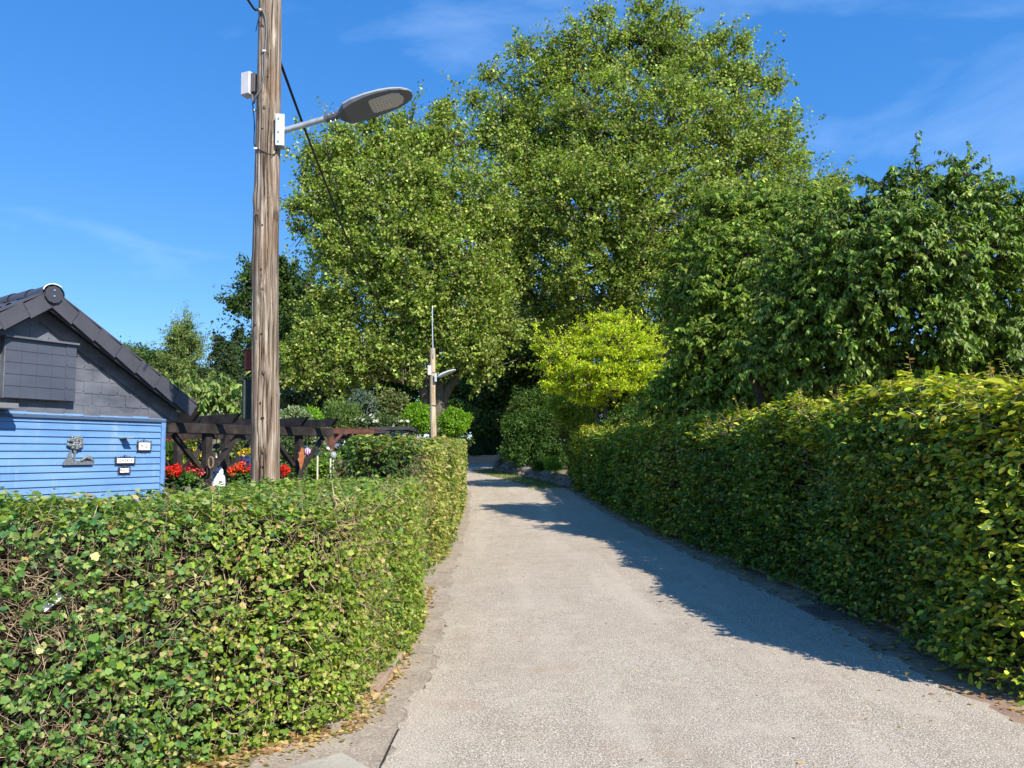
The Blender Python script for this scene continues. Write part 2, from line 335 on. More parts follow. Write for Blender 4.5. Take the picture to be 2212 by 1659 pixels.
def hedge(name, label, poly, hfun, dens, size, pal, hidden=(), d0=7.0, tmix=(('oval', 1.0),), twigs=0, patch=0, seed=1, group=None, shoots=0, bulge=.05, sag=.5, inset=.17, dsp=.045, spray=None, palfn=None, bevel=.16, lo=.03, patchfn=None, up=0., hi_tm=9.5, matl=None, topdens=1.0, matx=None):
    p = polyinfo(poly); n = len(p); c = p.mean(0)
    root = empty(name, (c[0], c[1], tz(c[1])), label, 'hedge', group)
    PP, NN = [], []
    for i in range(n):
        a = p[i]; b = p[(i+1) % n]; L = np.linalg.norm(b-a); e = (b-a)/L; no = np.array([e[1], -e[0], 0])
        vis = not any(abs((a+b)/2-np.array(h)).max() < .35 for h in hidden)
        m_ = max(2, int(L/.5)); 
        for s in range(m_):
            t0, t1 = s/m_, (s+1)/m_; mid = a+(b-a)*(t0+t1)/2; d = np.hypot(*mid); k = min(1, (d0/d))**1.25
            H = float(hfun(mid[0], mid[1])); cnt = int(dens*(L/m_)*H*k*(1 if vis else .12))
            t = RNG.uniform(t0, t1, cnt); z = RNG.uniform(lo, 1, cnt)
            q = a+(b-a)*t[:, None]; q3 = np.column_stack([q, z*H+terr(q[:, 1])])
            PP.append(np.column_stack([q3, z*H, np.full(cnt, H)])); NN.append(np.tile(no, (cnt, 1)))
    # top
    lo_, hi_ = p.min(0), p.max(0); A = (hi_-lo_).prod(); cnt = int(A*dens*topdens)
    q = RNG.uniform(lo_, hi_, (cnt, 2)); q = q[inpoly(q, p)]; d = np.linalg.norm(q, axis=1); q = q[RNG.random(len(q)) < np.minimum(1, d0/d)**1.25]
    H = np.array([float(hfun(x, y)) for x, y in q]); ed = edgedist(q, p)
    PP.append(np.column_stack([q, terr(q[:, 1])+H, H, H])); NN.append(np.tile([0, 0, 1.], (len(q), 1)))
    Q = np.vstack(PP); Nn = np.vstack(NN); P = Q[:, :3].copy(); zr = Q[:, 3]; H = Q[:, 4]
    # rounded shoulder
    istop = Nn[:, 2] > .5
    top = np.clip((zr-(H-bevel))/bevel, 0, 1); wall = ~istop
    P[wall] -= Nn[wall]*(bevel*(1-np.sqrt(np.clip(1-top[wall]**2, 0, 1))))[:, None]
    Nn[wall] = unit(Nn[wall]+np.array([0, 0, 1])*(top[wall]**2)[:, None]*1.2)
    edt = edgedist(P[istop], p); P[istop, 2] -= np.clip(bevel-edt, 0, bevel)**2/bevel
    # lumpy surface and depth
    lump = sn(P, 2.6, seed)*bulge+sn(P, 8, seed+1)*bulge*.55
    dist = np.linalg.norm(P[:, :2], axis=1)
    depth = np.minimum(RNG.exponential(dsp, len(P)), .24)-dsp*.6*(RNG.random(len(P)) < .25)
    P += Nn*(lump-depth+.02)[:, None]+RNG.normal(0, .012, P.shape)
    sz = size*np.maximum(1, dist/d0)**.55*np.exp(RNG.normal(0, .22, len(P)))
    keep = np.ones(len(P), bool); pm = np.zeros(len(P))
    if patchfn is not None:
        pm = patchfn(P); keep = RNG.random(len(P)) > pm*patch
    P, Nn, sz, depth, dist, pmk = P[keep], Nn[keep], sz[keep], depth[keep], dist[keep], pm[keep]
    col = palfn(P, Nn) if palfn else palette(len(P), pal)
    # leaves sit along short shoots; normals lean outward/up, tips hang down & out
    nn = unit(Nn*1.0+RNG.normal(0, .55, P.shape)+np.array([0, 0, .35+up])); tp = unit(RNG.normal(0, .7, P.shape)+Nn*.35+np.array([0, 0, -sag]))
    if spray:
        k_, ln_ = spray; gi = (np.arange(len(P))//k_)*k_; Nn = Nn[gi]; sd0 = unit(RNG.normal(0, .8, P.shape)*np.array([1, 1, .45])+Nn*.55+np.array([0, 0, .12]))[gi]
        tt = ((np.arange(len(P)) % k_)+RNG.random(len(P)))/k_; lat = unit(np.cross(sd0, [0, 0, 1.]))*RNG.choice([-1, 1], len(P))[:, None]
        P = P[gi]+sd0*((tt-.35)*ln_)[:, None]+lat*(sz*.15)[:, None]+RNG.normal(0, .006, P.shape); dist = dist[gi]
        tp = unit(lat*.8+sd0*.55+np.array([0, 0, -sag])+RNG.normal(0, .25, P.shape)); nn = unit(nn[gi]*.9+RNG.normal(0, .28, P.shape))
    tp = unit(tp-(.25 if spray else .6)*(tp*Nn).sum(1, keepdims=True)*Nn)
    parts = []; u = RNG.random(len(P)); acc = 0
    far = dist > hi_tm
    for tmn, f in tmix:
        s = (u >= acc) & (u < acc+f) & ~far; acc += f
        if s.any(): parts.append(leaves(P[s], tp[s], nn[s], sz[s], tmn, col[s]))
    if far.any(): parts.append(leaves(P[far], tp[far], nn[far], sz[far], 'wide' if tmix[0][0] == 'maple' else 'dia', col[far]))
    V, T, K = cat(parts); link('foliage', np_mesh('foliage', V, T, K), matl or LEAF, root)
    # twigs
    if twigs:
        src = Q[wall | istop]; idx = RNG.choice(len(Q), twigs*6); B = Q[idx, :3]; B_N = np.vstack(NN)[idx]
        pmx = patchfn(B) if patchfn is not None else np.ones(len(B))*.5
        k = RNG.random(len(B)) < (.12+.88*pmx); B, B_N = B[k][:twigs], B_N[k][:twigs]
        paths = []
        dirs = unit(RNG.normal(0, 1, B.shape)+B_N*.25+np.array([0, 0, .25])); ln = RNG.uniform(.05, .2, len(B)); dp = RNG.uniform(-.01, .1, len(B))+.09*(B_N[:, 2] > .5)
        b0 = B-B_N*dp[:, None]
        for i in range(len(B)):
            k1 = RNG.normal(0, .28, 3); p0 = b0[i]; p1 = p0+dirs[i]*ln[i]*.5; p2 = p1+(dirs[i]+k1)*ln[i]*.5
            r = RNG.uniform(.0012, .0024) if RNG.random() < .9 else .004
            paths.append((np.array([p0, p1, p2]), np.array([r, r*.8, r*.4])))
        V, T = tube_np(paths, 3); link('twigs', np_mesh('twigs', V, T), TWIG, root)['kind'] = 'stuff'
    # solid core behind the leaves, its twig colour darkened as painted shade
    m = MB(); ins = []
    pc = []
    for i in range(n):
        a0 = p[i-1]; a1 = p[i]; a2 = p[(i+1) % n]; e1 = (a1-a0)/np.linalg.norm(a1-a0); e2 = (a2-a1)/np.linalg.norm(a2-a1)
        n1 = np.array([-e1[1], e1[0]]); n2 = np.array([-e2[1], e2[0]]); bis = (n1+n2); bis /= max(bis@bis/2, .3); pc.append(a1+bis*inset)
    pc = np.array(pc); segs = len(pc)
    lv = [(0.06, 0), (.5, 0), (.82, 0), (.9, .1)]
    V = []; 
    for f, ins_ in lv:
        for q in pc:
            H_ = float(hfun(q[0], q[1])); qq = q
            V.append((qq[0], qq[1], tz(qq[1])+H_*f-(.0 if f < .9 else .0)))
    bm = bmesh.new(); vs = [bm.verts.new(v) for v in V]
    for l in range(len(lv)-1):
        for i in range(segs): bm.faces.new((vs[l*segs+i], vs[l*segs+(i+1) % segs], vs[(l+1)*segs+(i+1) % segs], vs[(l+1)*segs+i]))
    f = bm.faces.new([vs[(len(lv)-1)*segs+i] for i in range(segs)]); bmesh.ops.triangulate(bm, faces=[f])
    bm.normal_update(); me = bpy.data.meshes.new('branch_core'); bm.to_mesh(me); bm.free(); link('branch_core', me, CORE, root)
    return root

# near left hedge: diagonal front + side along the path
A = np.array([-1.12, 4.75]); dd = np.array([-.76, -.65]); bk = np.array([-.65, .76])
P1 = [(-1.3, 4.62), (-1.18, 4.7), (-1.06, 5.0), (-1.02, 5.6), (-1.0, 7.2), (-1.04, 8.7), (-1.15, 8.85), (-2.35, 8.9), (-2.3, 7.0), tuple(A+bk*1.35+dd*.6), tuple(A+bk*1.4+dd*2), tuple(A+bk*1.45+dd*3.6), tuple(A+dd*3.6), tuple(A+dd*1.8+np.array([-.02, .03]))]
def h1(x, y): return 1.385+.02*math.sin(x*2.1+y)+.03*min(1, max(0, (y-4.5)/4))
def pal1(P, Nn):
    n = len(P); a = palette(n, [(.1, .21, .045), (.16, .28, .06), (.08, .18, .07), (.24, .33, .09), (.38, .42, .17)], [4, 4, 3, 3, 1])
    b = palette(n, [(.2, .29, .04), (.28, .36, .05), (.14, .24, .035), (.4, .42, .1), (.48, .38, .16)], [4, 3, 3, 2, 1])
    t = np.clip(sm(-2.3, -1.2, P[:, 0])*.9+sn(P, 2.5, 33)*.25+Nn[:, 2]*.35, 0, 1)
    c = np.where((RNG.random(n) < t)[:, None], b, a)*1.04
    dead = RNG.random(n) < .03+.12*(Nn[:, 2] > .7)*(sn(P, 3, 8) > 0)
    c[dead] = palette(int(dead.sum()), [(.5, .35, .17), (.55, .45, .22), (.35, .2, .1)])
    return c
def patch1(P):
    z = P[:, 2]; s = sn(P, 3.2, 5)*.5+sn(P, 8, 6)*.3+sn(P, 17, 9)*.2
    band = sm(.55, .85, z)*(1-sm(1.22, 1.33, z))
    return np.clip(.07+band*.62+s*.6-.35*sm(-1.7, -1.1, P[:, 0])-.22*(1-sm(-2.9, -2.2, P[:, 0]))*(1-sm(.75, .95, z)), 0, 1)*(z < 1.35)*(1-.85*(P[:, 0] > -1.25)*(P[:, 1] > 5.3))
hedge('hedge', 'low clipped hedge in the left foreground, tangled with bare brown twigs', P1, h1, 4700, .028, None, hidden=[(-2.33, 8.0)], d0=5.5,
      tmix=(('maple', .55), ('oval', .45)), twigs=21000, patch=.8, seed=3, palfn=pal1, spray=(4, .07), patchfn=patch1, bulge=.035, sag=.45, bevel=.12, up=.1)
# taller hedge behind it, following the path
P2 = [(-2.15, 9.95), (-1.55, 9.9), (-1.34, 10.15), (-1.27, 12), (-1.27, 14.5), (-1.42, 19), (-1.7, 25), (-1.95, 30), (-3.1, 30.2), (-2.9, 24), (-2.6, 18), (-2.45, 13)]
def h2(x, y): return 1.93+.03*math.sin(y*1.3)+.1*min(1, max(0, (y-12)/15))
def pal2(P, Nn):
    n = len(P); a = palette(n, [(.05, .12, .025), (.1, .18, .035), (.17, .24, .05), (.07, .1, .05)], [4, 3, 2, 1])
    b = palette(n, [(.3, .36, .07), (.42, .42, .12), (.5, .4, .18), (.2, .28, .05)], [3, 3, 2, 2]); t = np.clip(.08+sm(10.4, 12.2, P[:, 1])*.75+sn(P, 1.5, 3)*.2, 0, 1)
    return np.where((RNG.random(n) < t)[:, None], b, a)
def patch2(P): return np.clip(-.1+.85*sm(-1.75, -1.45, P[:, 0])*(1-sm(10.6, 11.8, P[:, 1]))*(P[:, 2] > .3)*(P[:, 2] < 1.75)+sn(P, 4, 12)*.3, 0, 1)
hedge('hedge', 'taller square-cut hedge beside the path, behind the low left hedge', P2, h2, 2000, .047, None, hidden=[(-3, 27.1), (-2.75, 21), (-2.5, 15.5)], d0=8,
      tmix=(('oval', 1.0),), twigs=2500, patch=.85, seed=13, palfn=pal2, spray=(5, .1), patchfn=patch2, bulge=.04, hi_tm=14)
P2b = [(-3.35, 14.1), (-3.0, 14.0), (-2.85, 14.2), (-2.85, 15.2), (-3.35, 15.2)]
hedge('hedge', 'small dark garden hedge half hidden behind the square-cut hedge', P2b, lambda x, y: 1.68, 900, .06, [(.06, .13, .03), (.1, .18, .04), (.2, .14, .1)], d0=8, seed=15, twigs=800)
# long right hedge
P3 = [(3.6, 4.75), (3.36, 4.95), (3.27, 5.3), (3.34, 7.6), (3.28, 11), (3.16, 14.2), (2.95, 18), (2.76, 22), (2.55, 28), (2.4, 32.5), (2.7, 33.2), (3.9, 33), (4.2, 22), (4.6, 14), (4.8, 8), (4.9, 5), (7.5, 4.2), (7.4, 3.1), (4.4, 4.2)]
def h3(x, y): return 2.05+.22*min(1, max(0, (y-5)/9))+.05*math.sin(y*.9)+.04*math.sin(y*2.7+1)+.03*math.sin(x*3)
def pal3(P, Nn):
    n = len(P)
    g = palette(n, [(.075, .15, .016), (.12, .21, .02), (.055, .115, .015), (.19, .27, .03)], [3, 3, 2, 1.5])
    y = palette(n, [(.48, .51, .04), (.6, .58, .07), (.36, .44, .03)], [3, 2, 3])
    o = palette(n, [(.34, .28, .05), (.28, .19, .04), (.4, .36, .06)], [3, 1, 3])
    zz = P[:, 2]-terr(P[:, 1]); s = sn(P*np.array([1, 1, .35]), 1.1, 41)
    t = np.clip(.04+.85*sm(1.55, 2.3, zz)+.16*sn(P, 2.2, 42)+.4*(1-sm(5, 7.2, P[:, 1])), 0, 1); u = RNG.random(n)  # yellow top growth; sun at top and near end, shade below painted in
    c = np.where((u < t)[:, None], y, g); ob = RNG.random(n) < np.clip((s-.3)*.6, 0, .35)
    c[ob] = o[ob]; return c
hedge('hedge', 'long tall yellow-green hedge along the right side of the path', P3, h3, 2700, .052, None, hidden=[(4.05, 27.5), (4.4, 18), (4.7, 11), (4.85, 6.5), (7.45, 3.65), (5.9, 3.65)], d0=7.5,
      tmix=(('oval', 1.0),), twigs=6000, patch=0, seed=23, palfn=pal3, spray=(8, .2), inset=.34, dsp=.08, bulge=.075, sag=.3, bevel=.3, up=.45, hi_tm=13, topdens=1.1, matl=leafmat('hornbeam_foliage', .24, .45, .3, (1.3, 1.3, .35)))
# upright young shoots on top of the right hedge are added to its thing
rh = [o for o in C.objects if o.name.startswith('hedge') and o.get('label', '').startswith('long tall')][0]
paths = []; parts = []
for i in range(420):
    y = 5+28*RNG.random()**1.6; xl = np.interp(y, [5, 7.6, 14, 22, 32], [3.3, 3.36, 3.2, 2.8, 2.45]); x = xl+RNG.uniform(.05, 1.3)
    H = RNG.uniform(.1, .34)*(1 if RNG.random() < .9 else 1.5); b = np.array([x, y, tz(y)+h3(x, y)-.08]); d = unit(np.array([RNG.normal(0, .3), RNG.normal(0, .3), 1.]))
    t = b+d*H+RNG.normal(0, .02, 3); paths.append((np.array([b, (b+t)/2+RNG.normal(0, .015, 3), t]), np.array([.003, .0022, .001])))
    k = int(H/.028)+2; s = np.linspace(.1, 1, k)[:, None]; P = b+(t-b)*s; sd_ = unit(np.column_stack([RNG.normal(size=k), RNG.normal(size=k), np.full(k, .2)]))
    parts.append(leaves(P, sd_, unit(np.array([0, 0, 1])+RNG.normal(0, .4, (k, 3))), RNG.uniform(.035, .06, k), 'oval', palette(k, [(.3, .34, .05), (.4, .36, .07), (.36, .24, .08)])))
V, T, K = cat(parts); link('shoots', np_mesh('shoots', V, T, K), LEAF, rh); V, T = tube_np(paths, 3); link('shoot_stems', np_mesh('shoot_stems', V, T), TWIG, rh)['kind'] = 'stuff'

# ------------------------------------------------------------------ trees
def ell(px, py, Y, rx, ry=None, rd=None):
    s = Y/F; c = at(px, py, Y); rx_ = rx*s; ry_ = (ry or rx)*s; return (c, np.array([rx_, (rd if rd else max(rx_, ry_)*.85), ry_]))
def crown_points(lobes, n, inner=.5, back=.55, seed=0, rag=0):
    if rag:    # each mass of the crown breaks into smaller tufts
        sub, own = [], []
        for k, (c, r) in enumerate(lobes):
            d = unit(RNG.normal(size=(rag, 3))); d[:, 1] = np.where(RNG.random(rag) < .7, -np.abs(d[:, 1]), d[:, 1])
            for j in range(rag):
                f = RNG.uniform(.45, .85); g = RNG.uniform(.26, .5); sub.append((c+d[j]*r*f, r*g*np.array([1, 1, RNG.uniform(.7, 1.25)]))); own.append(k)
        P, D, I = crown_points(sub, int(n*.5), .25, .8, seed); own = np.array(own)
        C_ = np.array([lobes[own[i]][0] for i in I]); D2 = unit(unit(P-C_)+D*.6)
        P1_, D1_, I1_ = crown_points(lobes, int(n*.62), .55, .45, seed+3); return np.vstack([P, P1_]), np.vstack([D2, D1_]), np.concatenate([own[I], I1_])
    vol = np.array([r[0]*r[2] for c, r in lobes])**1.0; cnt = (n*vol/vol.sum()).astype(int)+1; P, D, I = [], [], []
    for k, ((c, r), m) in enumerate(zip(lobes, cnt)):
        d = unit(RNG.normal(size=(m, 3))); keep = (d[:, 1] < .15) | (RNG.random(m) < back); d = d[keep]
        rr = RNG.uniform(inner**2, 1, len(d))**.5; rr *= 1+.1*sn(d*3+k, 1.7, seed+k)+.07*sn(d*9+k, 1.7, seed+k+7)
        P.append(c+d*r*rr[:, None]); D.append(d); I.append(np.full(len(d), k))
    return np.vstack(P), np.vstack(D), np.concatenate(I)
def tree(name, label, cat_, lobes, trunk, tr, nclump, lpc, clump_r, lsize, tm, pal, wts=None, mat_=None, bark=None, limbs=2, droop=.25, up=.6, out=.5, flat=.65, inner=.5, back=.55, group=None, seed=1, limb_r=None, base=None, twl=8, hue=None, sprig=False, jit=.16, limb_from=None, rag=0):
    base_pt = np.array(trunk[0], float); root = empty(name, base_pt, label, cat_, group)
    P, D, I = crown_points(lobes, nclump, inner, back, seed, rag); n = len(P)
    cs = clump_r*np.exp(RNG.normal(0, .3, n)); cnt = np.maximum(3, (lpc*np.exp(RNG.normal(0, .35, n)))).astype(int)
    rep = np.repeat(np.arange(n), cnt)
    if not sprig:
        off = RNG.normal(0, 1, (len(rep), 3)); off = unit(off)*RNG.random((len(rep), 1))**.5*cs[rep][:, None]*1.5*np.array([1, 1, flat]); spr = (RNG.random(n) < .42) if rag else np.zeros(n, bool); tt_ = RNG.random((len(rep), 1))*spr[rep][:, None]; SD = unit(D+RNG.normal(0, .35, (n, 3))+np.array([0, 0, .25])); off = off*(1-.72*tt_)+SD[rep]*tt_*cs[rep][:, None]*3.2; L = P[rep]+off
        tp = unit(RNG.normal(0, .8, (len(rep), 3))+unit(off)*.5+np.array([0, 0, -droop])); cn_ = unit(RNG.normal(0, .5, (n, 3))+D*out+np.array([0, 0, up])); nn = unit(cn_[rep]+RNG.normal(0, .42, (len(rep), 3)))
    else:   # leaves hang in rows along small shoots
        sdir = unit(D+RNG.normal(0, .45, (n, 3))+np.array([0, 0, .15])); t = RNG.random(len(rep)); L = P[rep]+sdir[rep]*(t*cs[rep]*2.2)[:, None]+RNG.normal(0, .012, (len(rep), 3)); L[:, 2] -= (t**2)*cs[rep]*.5
        side = unit(np.cross(sdir, [0, 0, 1.]))[rep]*RNG.choice([-1, 1], len(rep))[:, None]
        tp = unit(side*.55+sdir[rep]*.45+np.array([0, 0, -droop])+RNG.normal(0, .22, (len(rep), 3))); nn = unit(D[rep]*out+np.array([0, 0, up])+RNG.normal(0, .35, (len(rep), 3)))
    tint = np.exp(RNG.normal(0, .17, (n, 1)))[rep]; col = palette(len(rep), pal, wts, jit)*tint
    if hue is not None: col = hue(L, col)
    col = np.clip(col, 0, .9)
    V, T, K = leaves(L, tp, nn, lsize*np.exp(RNG.normal(0, .2, len(rep))), tm, col); link('crown', np_mesh('crown', V, T, K), mat_ or LEAF, root)
    tp_ = smooth_path(trunk, 5); rr = np.interp(np.linspace(0, 1, len(tp_)), np.linspace(0, 1, len(tr)), tr)
    V, T = tube_np([(tp_, rr)], 14); link('trunk', np_mesh('trunk', V, T, smooth=True), bark or BARK, root)
    top = np.array(trunk[-1]); paths = []; g = random.Random(seed); lr = limb_r or tr[-1]*.55
    tj = tp_[int(len(tp_)*.5):]
    if rag and lr > .08: lr = lr*1.7
    for k, (c, r) in enumerate(lobes):
        st = tj[np.argmin(np.linalg.norm(tj-c, axis=1)*0+abs(tj[:, 2]-(c[2]-np.linalg.norm(c[:2]-base_pt[:2])*.8)))] if limb_from is None else np.array(limb_from)
        mid = (st+c)/2+np.array([g.uniform(-.1, .1), g.uniform(-.1, .1), .08])*np.linalg.norm(c-st); pts = smooth_path([st, mid, c], 5)
        paths.append((pts, np.linspace(lr, lr*.35, len(pts))))
        idx = np.where(I == k)[0][:twl]
        for j in idx:
            m2 = (c+P[j])/2+RNG.normal(0, .06, 3)*np.linalg.norm(P[j]-c)+np.array([0, 0, .05]); paths.append((np.array([c, m2, P[j]]), np.array([lr*.34, lr*.2, lr*.06])))
    if rag and not sprig:
        for j in np.where(spr)[0]: paths.append((np.array([P[j]-SD[j]*cs[j]*2.5, P[j]+SD[j]*cs[j]*.8, P[j]+SD[j]*cs[j]*2.3]), np.array([.03, .014, .004])))
    if sprig:
        for j in range(n): paths.append((np.array([P[j]-sdir[j]*.25, P[j], P[j]+sdir[j]*cs[j]*1.6]), np.array([.006, .005, .002])))
    V, T = tube_np(paths, 5); link('limbs', np_mesh('limbs', V, T, smooth=True), bark or BARK, root)
    return root
PG = [(.165, .245, .035), (.235, .325, .05), (.32, .39, .07), (.46, .47, .16), (.09, .15, .03)]
PW = [3, 4, 4, 1.6, 2]
Z = lambda y: tz(y)
# the big plane tree
lob = [ell(*a) for a in [(1290,38,42,26,26),(1395,22,42,30,26),(1465,48,42,28,24),(1262,78,42,24,22),(1130,108,42,28,26),(1062,160,42,24,28),(1020,212,42,22,26),(1540,88,42,26,22),(1605,100,42,24,26),(1676,180,42,24,24),(1702,270,42,24,30),(1726,345,43,26,24),(1040,300,42,22,34),(1810,392,43.5,20,18),(1400,105,42,74,66),(1310,120,42,64,70),(1480,150,42,82,76),(1175,190,42,84,78),(1240,130,42,60,60),(1590,195,42,74,80),(1090,275,42,62,74),(1300,260,40,120),(1440,280,39,130),(1570,320,40,110),(1650,330,42,60,100),(1120,400,41,95),(1250,430,38,120),(1390,450,38,120),(1530,470,39,120),(1640,460,41,100,90),(1150,300,42,80),(1220,360,41,80),(1150,460,41,80),(1740,430,43,60,70),(1790,425,43.5,32,40),(1130,540,40,95),(1260,580,39,110),(1380,600,39,90),(1500,600,40,100),(1160,660,41,95,70),(1280,690,42,90,60),(1430,690,42,80,60),(1560,660,41,90,80),(1680,590,41,100,90),(1090,620,41,60,60)]]
b = at(1490, 960, 42); b[2] = tz(42)-.1
tree('plane_tree', 'tallest tree, a huge broad green plane tree rising at the end of the path', 'tree', lob,
     [b, at(1440, 800, 42), at(1395, 720, 42), at(1345, 600, 42), at(1350, 480, 42), at(1400, 300, 42), at(1410, 160, 42)], [.75, .62, .55, .48, .36, .2, .08],
     6900, 27, .36, .142, 'wide', PG, PW, seed=11, limb_r=.12, twl=40, up=.45, rag=8)
# left plane tree
lob = [ell(*a) for a in [(735,285,38,24,24),(800,268,38,28,22),(872,268,38,26,22),(962,246,38,26,28),(672,335,38,24,26),(636,442,38,24,22),(650,495,38,22,18),(668,395,38,22,20),(622,775,37,24,20),(636,820,37,22,14),(690,640,37,26,20),(725,360,38,60,62),(800,335,38,70,56),(890,325,38,70,56),(975,320,38,56,56),(710,455,38,52,66),(790,430,37,85),(900,430,36.5,95),(1000,440,37,80),(715,550,38,44,54),(770,540,37,80),(880,540,36,95),(985,560,36.5,90),(1050,480,38,50,60),(800,640,37,90),(910,650,36.5,85),(1000,670,37,75),(705,740,36.5,66,50),(650,780,36.5,45,40),(770,770,36.5,70,55),(720,810,36.5,60,35),(960,740,37,55,45),(1060,600,38,50,70),(720,670,37.5,50,60),(850,760,36.5,60,50),(900,790,36.3,35,30),(1010,740,36.5,50,60),(1070,700,38,55,70),(1050,780,38,45,40),(1090,500,39,50,90)]]
b = at(948, 990, 38); b[2] = tz(38)-.1
lp = tree('plane_tree', 'rounded plane tree left of the tallest tree, its trunk forking behind the far pole', 'tree', lob,
     [b, at(948, 945, 38), at(946, 880, 38), at(938, 800, 38), at(915, 650, 38), at(880, 450, 38)], [.62, .5, .48, .4, .22, .06],
     5000, 27, .33, .135, 'wide', PG, [2.5, 4, 4, 2, 1.5], seed=12, limb_r=.09, twl=24, up=.45, rag=9)
V, T = tube_np([(smooth_path([at(950, 880, 38), at(975, 830, 37.8), at(1012, 775, 37.5), at(1040, 700, 37.5)], 5), np.linspace(.24, .1, 16)),
                (smooth_path([at(940, 900, 38), at(918, 840, 38.1), at(903, 780, 38.3), at(890, 700, 38.3)], 5), np.linspace(.42, .2, 16))], 12)
link('forks', np_mesh('forks', V, T, smooth=True), BARK, lp)
shade_tree_specs = 1
# dark tree behind the near pole
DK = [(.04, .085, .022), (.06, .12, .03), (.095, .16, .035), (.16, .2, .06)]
lob = [ell(*a) for a in [(590,620,50,50,45),(640,640,50,50,50),(535,650,49,26,32),(550,600,49,22,20),(600,700,50,50,60),(660,730,49,60,60),(590,780,50,45,50)]]
b = at(620, 950, 50); b[2] = tz(50)-.1
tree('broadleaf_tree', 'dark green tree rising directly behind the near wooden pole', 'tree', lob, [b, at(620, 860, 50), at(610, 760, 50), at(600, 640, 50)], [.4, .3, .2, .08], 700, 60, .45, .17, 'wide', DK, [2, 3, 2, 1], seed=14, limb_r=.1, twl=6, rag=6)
OLV = [(.05, .085, .025), (.09, .125, .035), (.14, .165, .055), (.2, .2, .08)]
def shade_tree(lbl, spec, Y, bx, by, pal=OLV, nc=260, lpc=60, cr=.5, ls=.19, tm='wide', **k):
    lob = [ell(a[0], a[1], Y, a[2], a[3]) for a in spec]; b = at(bx, by, Y); b[2] = tz(Y)-.1; top = lob[0][0]
    return tree('broadleaf_tree', lbl, 'tree', lob, [b, (b*.5+top*.5)+np.array([.1, 0, 0]), top], [.22, .16, .06], nc, lpc, cr, ls, tm, pal, None, back=.25, limb_r=.07, twl=5, seed=int(bx), **k)
shade_tree('grey-green tree low behind the red-brown pergola, under the left plane tree', [(700,850,60,45),(650,860,55,50),(760,850,50,45),(690,890,80,40)], 46, 690, 960)
GRP = 'shaded trees at the back under the plane trees'
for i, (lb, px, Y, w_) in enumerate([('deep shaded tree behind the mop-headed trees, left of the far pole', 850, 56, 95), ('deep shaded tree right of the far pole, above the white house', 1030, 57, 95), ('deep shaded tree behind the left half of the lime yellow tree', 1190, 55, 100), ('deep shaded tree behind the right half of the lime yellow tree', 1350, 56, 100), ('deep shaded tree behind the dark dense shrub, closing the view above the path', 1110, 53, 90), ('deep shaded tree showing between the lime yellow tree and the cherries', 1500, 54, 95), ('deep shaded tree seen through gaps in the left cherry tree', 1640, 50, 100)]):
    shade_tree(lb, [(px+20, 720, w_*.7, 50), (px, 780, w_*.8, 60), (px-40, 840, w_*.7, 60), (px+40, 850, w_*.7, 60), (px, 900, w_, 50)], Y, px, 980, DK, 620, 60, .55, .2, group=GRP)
# far woodland at the left
lob = [ell(*a) for a in [(300,790,72,50,40),(350,800,72,45,45),(270,800,72,40,45),(320,850,71,70,45),(395,840,71,50,50)]]
b = at(320, 960, 72); b[2] = tz(72)
tree('broadleaf_tree', 'round dark green tree far away, just above the cabin roof', 'tree', lob, [b, at(320, 880, 72), at(320, 800, 72)], [.4, .3, .1], 900, 50, .55, .2, 'wide', [(.06, .12, .04), (.09, .16, .045), (.13, .2, .05)], back=.2, seed=31, limb_r=.1, twl=4)
def conifer(lbl, px, ptop, pbot, wpx, Y, pal, seed, name='spruce_tree', n=46, dens=1.0, sharp=1.0, sz=.28):
    b = at(px, pbot, Y); top = at(px, ptop, Y); g = tz(Y); b[2] = min(b[2], g+1); H = top[2]-g; root = empty(name, (b[0], b[1], g), lbl, 'tree')
    Ls, Ts, Ns = [], [], []; wm = wpx*Y/F
    for k in range(n):
        f = (k/n); z = g+1+(H-1)*(f**.9); rad = wm*(1-f)**sharp*RNG.uniform(.75, 1.1)+.12
        for a in range(7):
            th = RNG.uniform(0, 6.28); m_ = int(22*dens*(.4+rad/wm)); t = RNG.random(m_)**.6; dr = np.array([math.cos(th), math.sin(th), 0])
            P = np.array([b[0], b[1], z])+dr*(t*rad)[:, None]+RNG.normal(0, .12, (m_, 3))*np.array([1.4, 1.4, .7]); P[:, 2] -= (t**1.5)*rad*.3
            Ls.append(P); Ts.append(unit(dr+RNG.normal(0, .6, (m_, 3))+np.array([0, 0, -.5]))); Ns.append(unit(RNG.normal(0, .5, (m_, 3))+np.array([0, 0, .8])+dr*.3))
    P = np.vstack(Ls); V, T, K = leaves(P, np.vstack(Ts), np.vstack(Ns), sz*np.exp(RNG.normal(0, .2, len(P))), 'dia', palette(len(P), pal)); link('crown', np_mesh('crown', V, T, K), LEAF, root)
    V, T = tube_np([(np.array([[b[0], b[1], g], [b[0], b[1], g+H*.5], [b[0], b[1], g+H*.97]]), np.array([.3, .2, .03]))], 8); link('trunk', np_mesh('trunk', V, T), BARKD, root)
SP = [(.035, .065, .035), (.055, .09, .045), (.085, .12, .055)]; SPL = [(.09, .14, .05), (.12, .17, .055), (.15, .2, .07)]
lob = [ell(*a) for a in [(398,706,70,18,18),(392,735,70,28,26),(406,765,70,34,30),(392,800,70,42,34),(408,835,70,46,34)]]; b = at(398, 960, 70); b[2] = tz(70)
tree('larch_tree', 'tall light green larch with a rounded cone, far behind the cabin roof', 'tree', lob, [b, at(398, 850, 70), at(398, 710, 70)], [.3, .2, .05], 700, 50, .4, .17, 'dia', [(.14, .2, .06), (.2, .27, .08), (.26, .32, .1)], back=.2, seed=32, limb_r=.08, twl=4, rag=5)
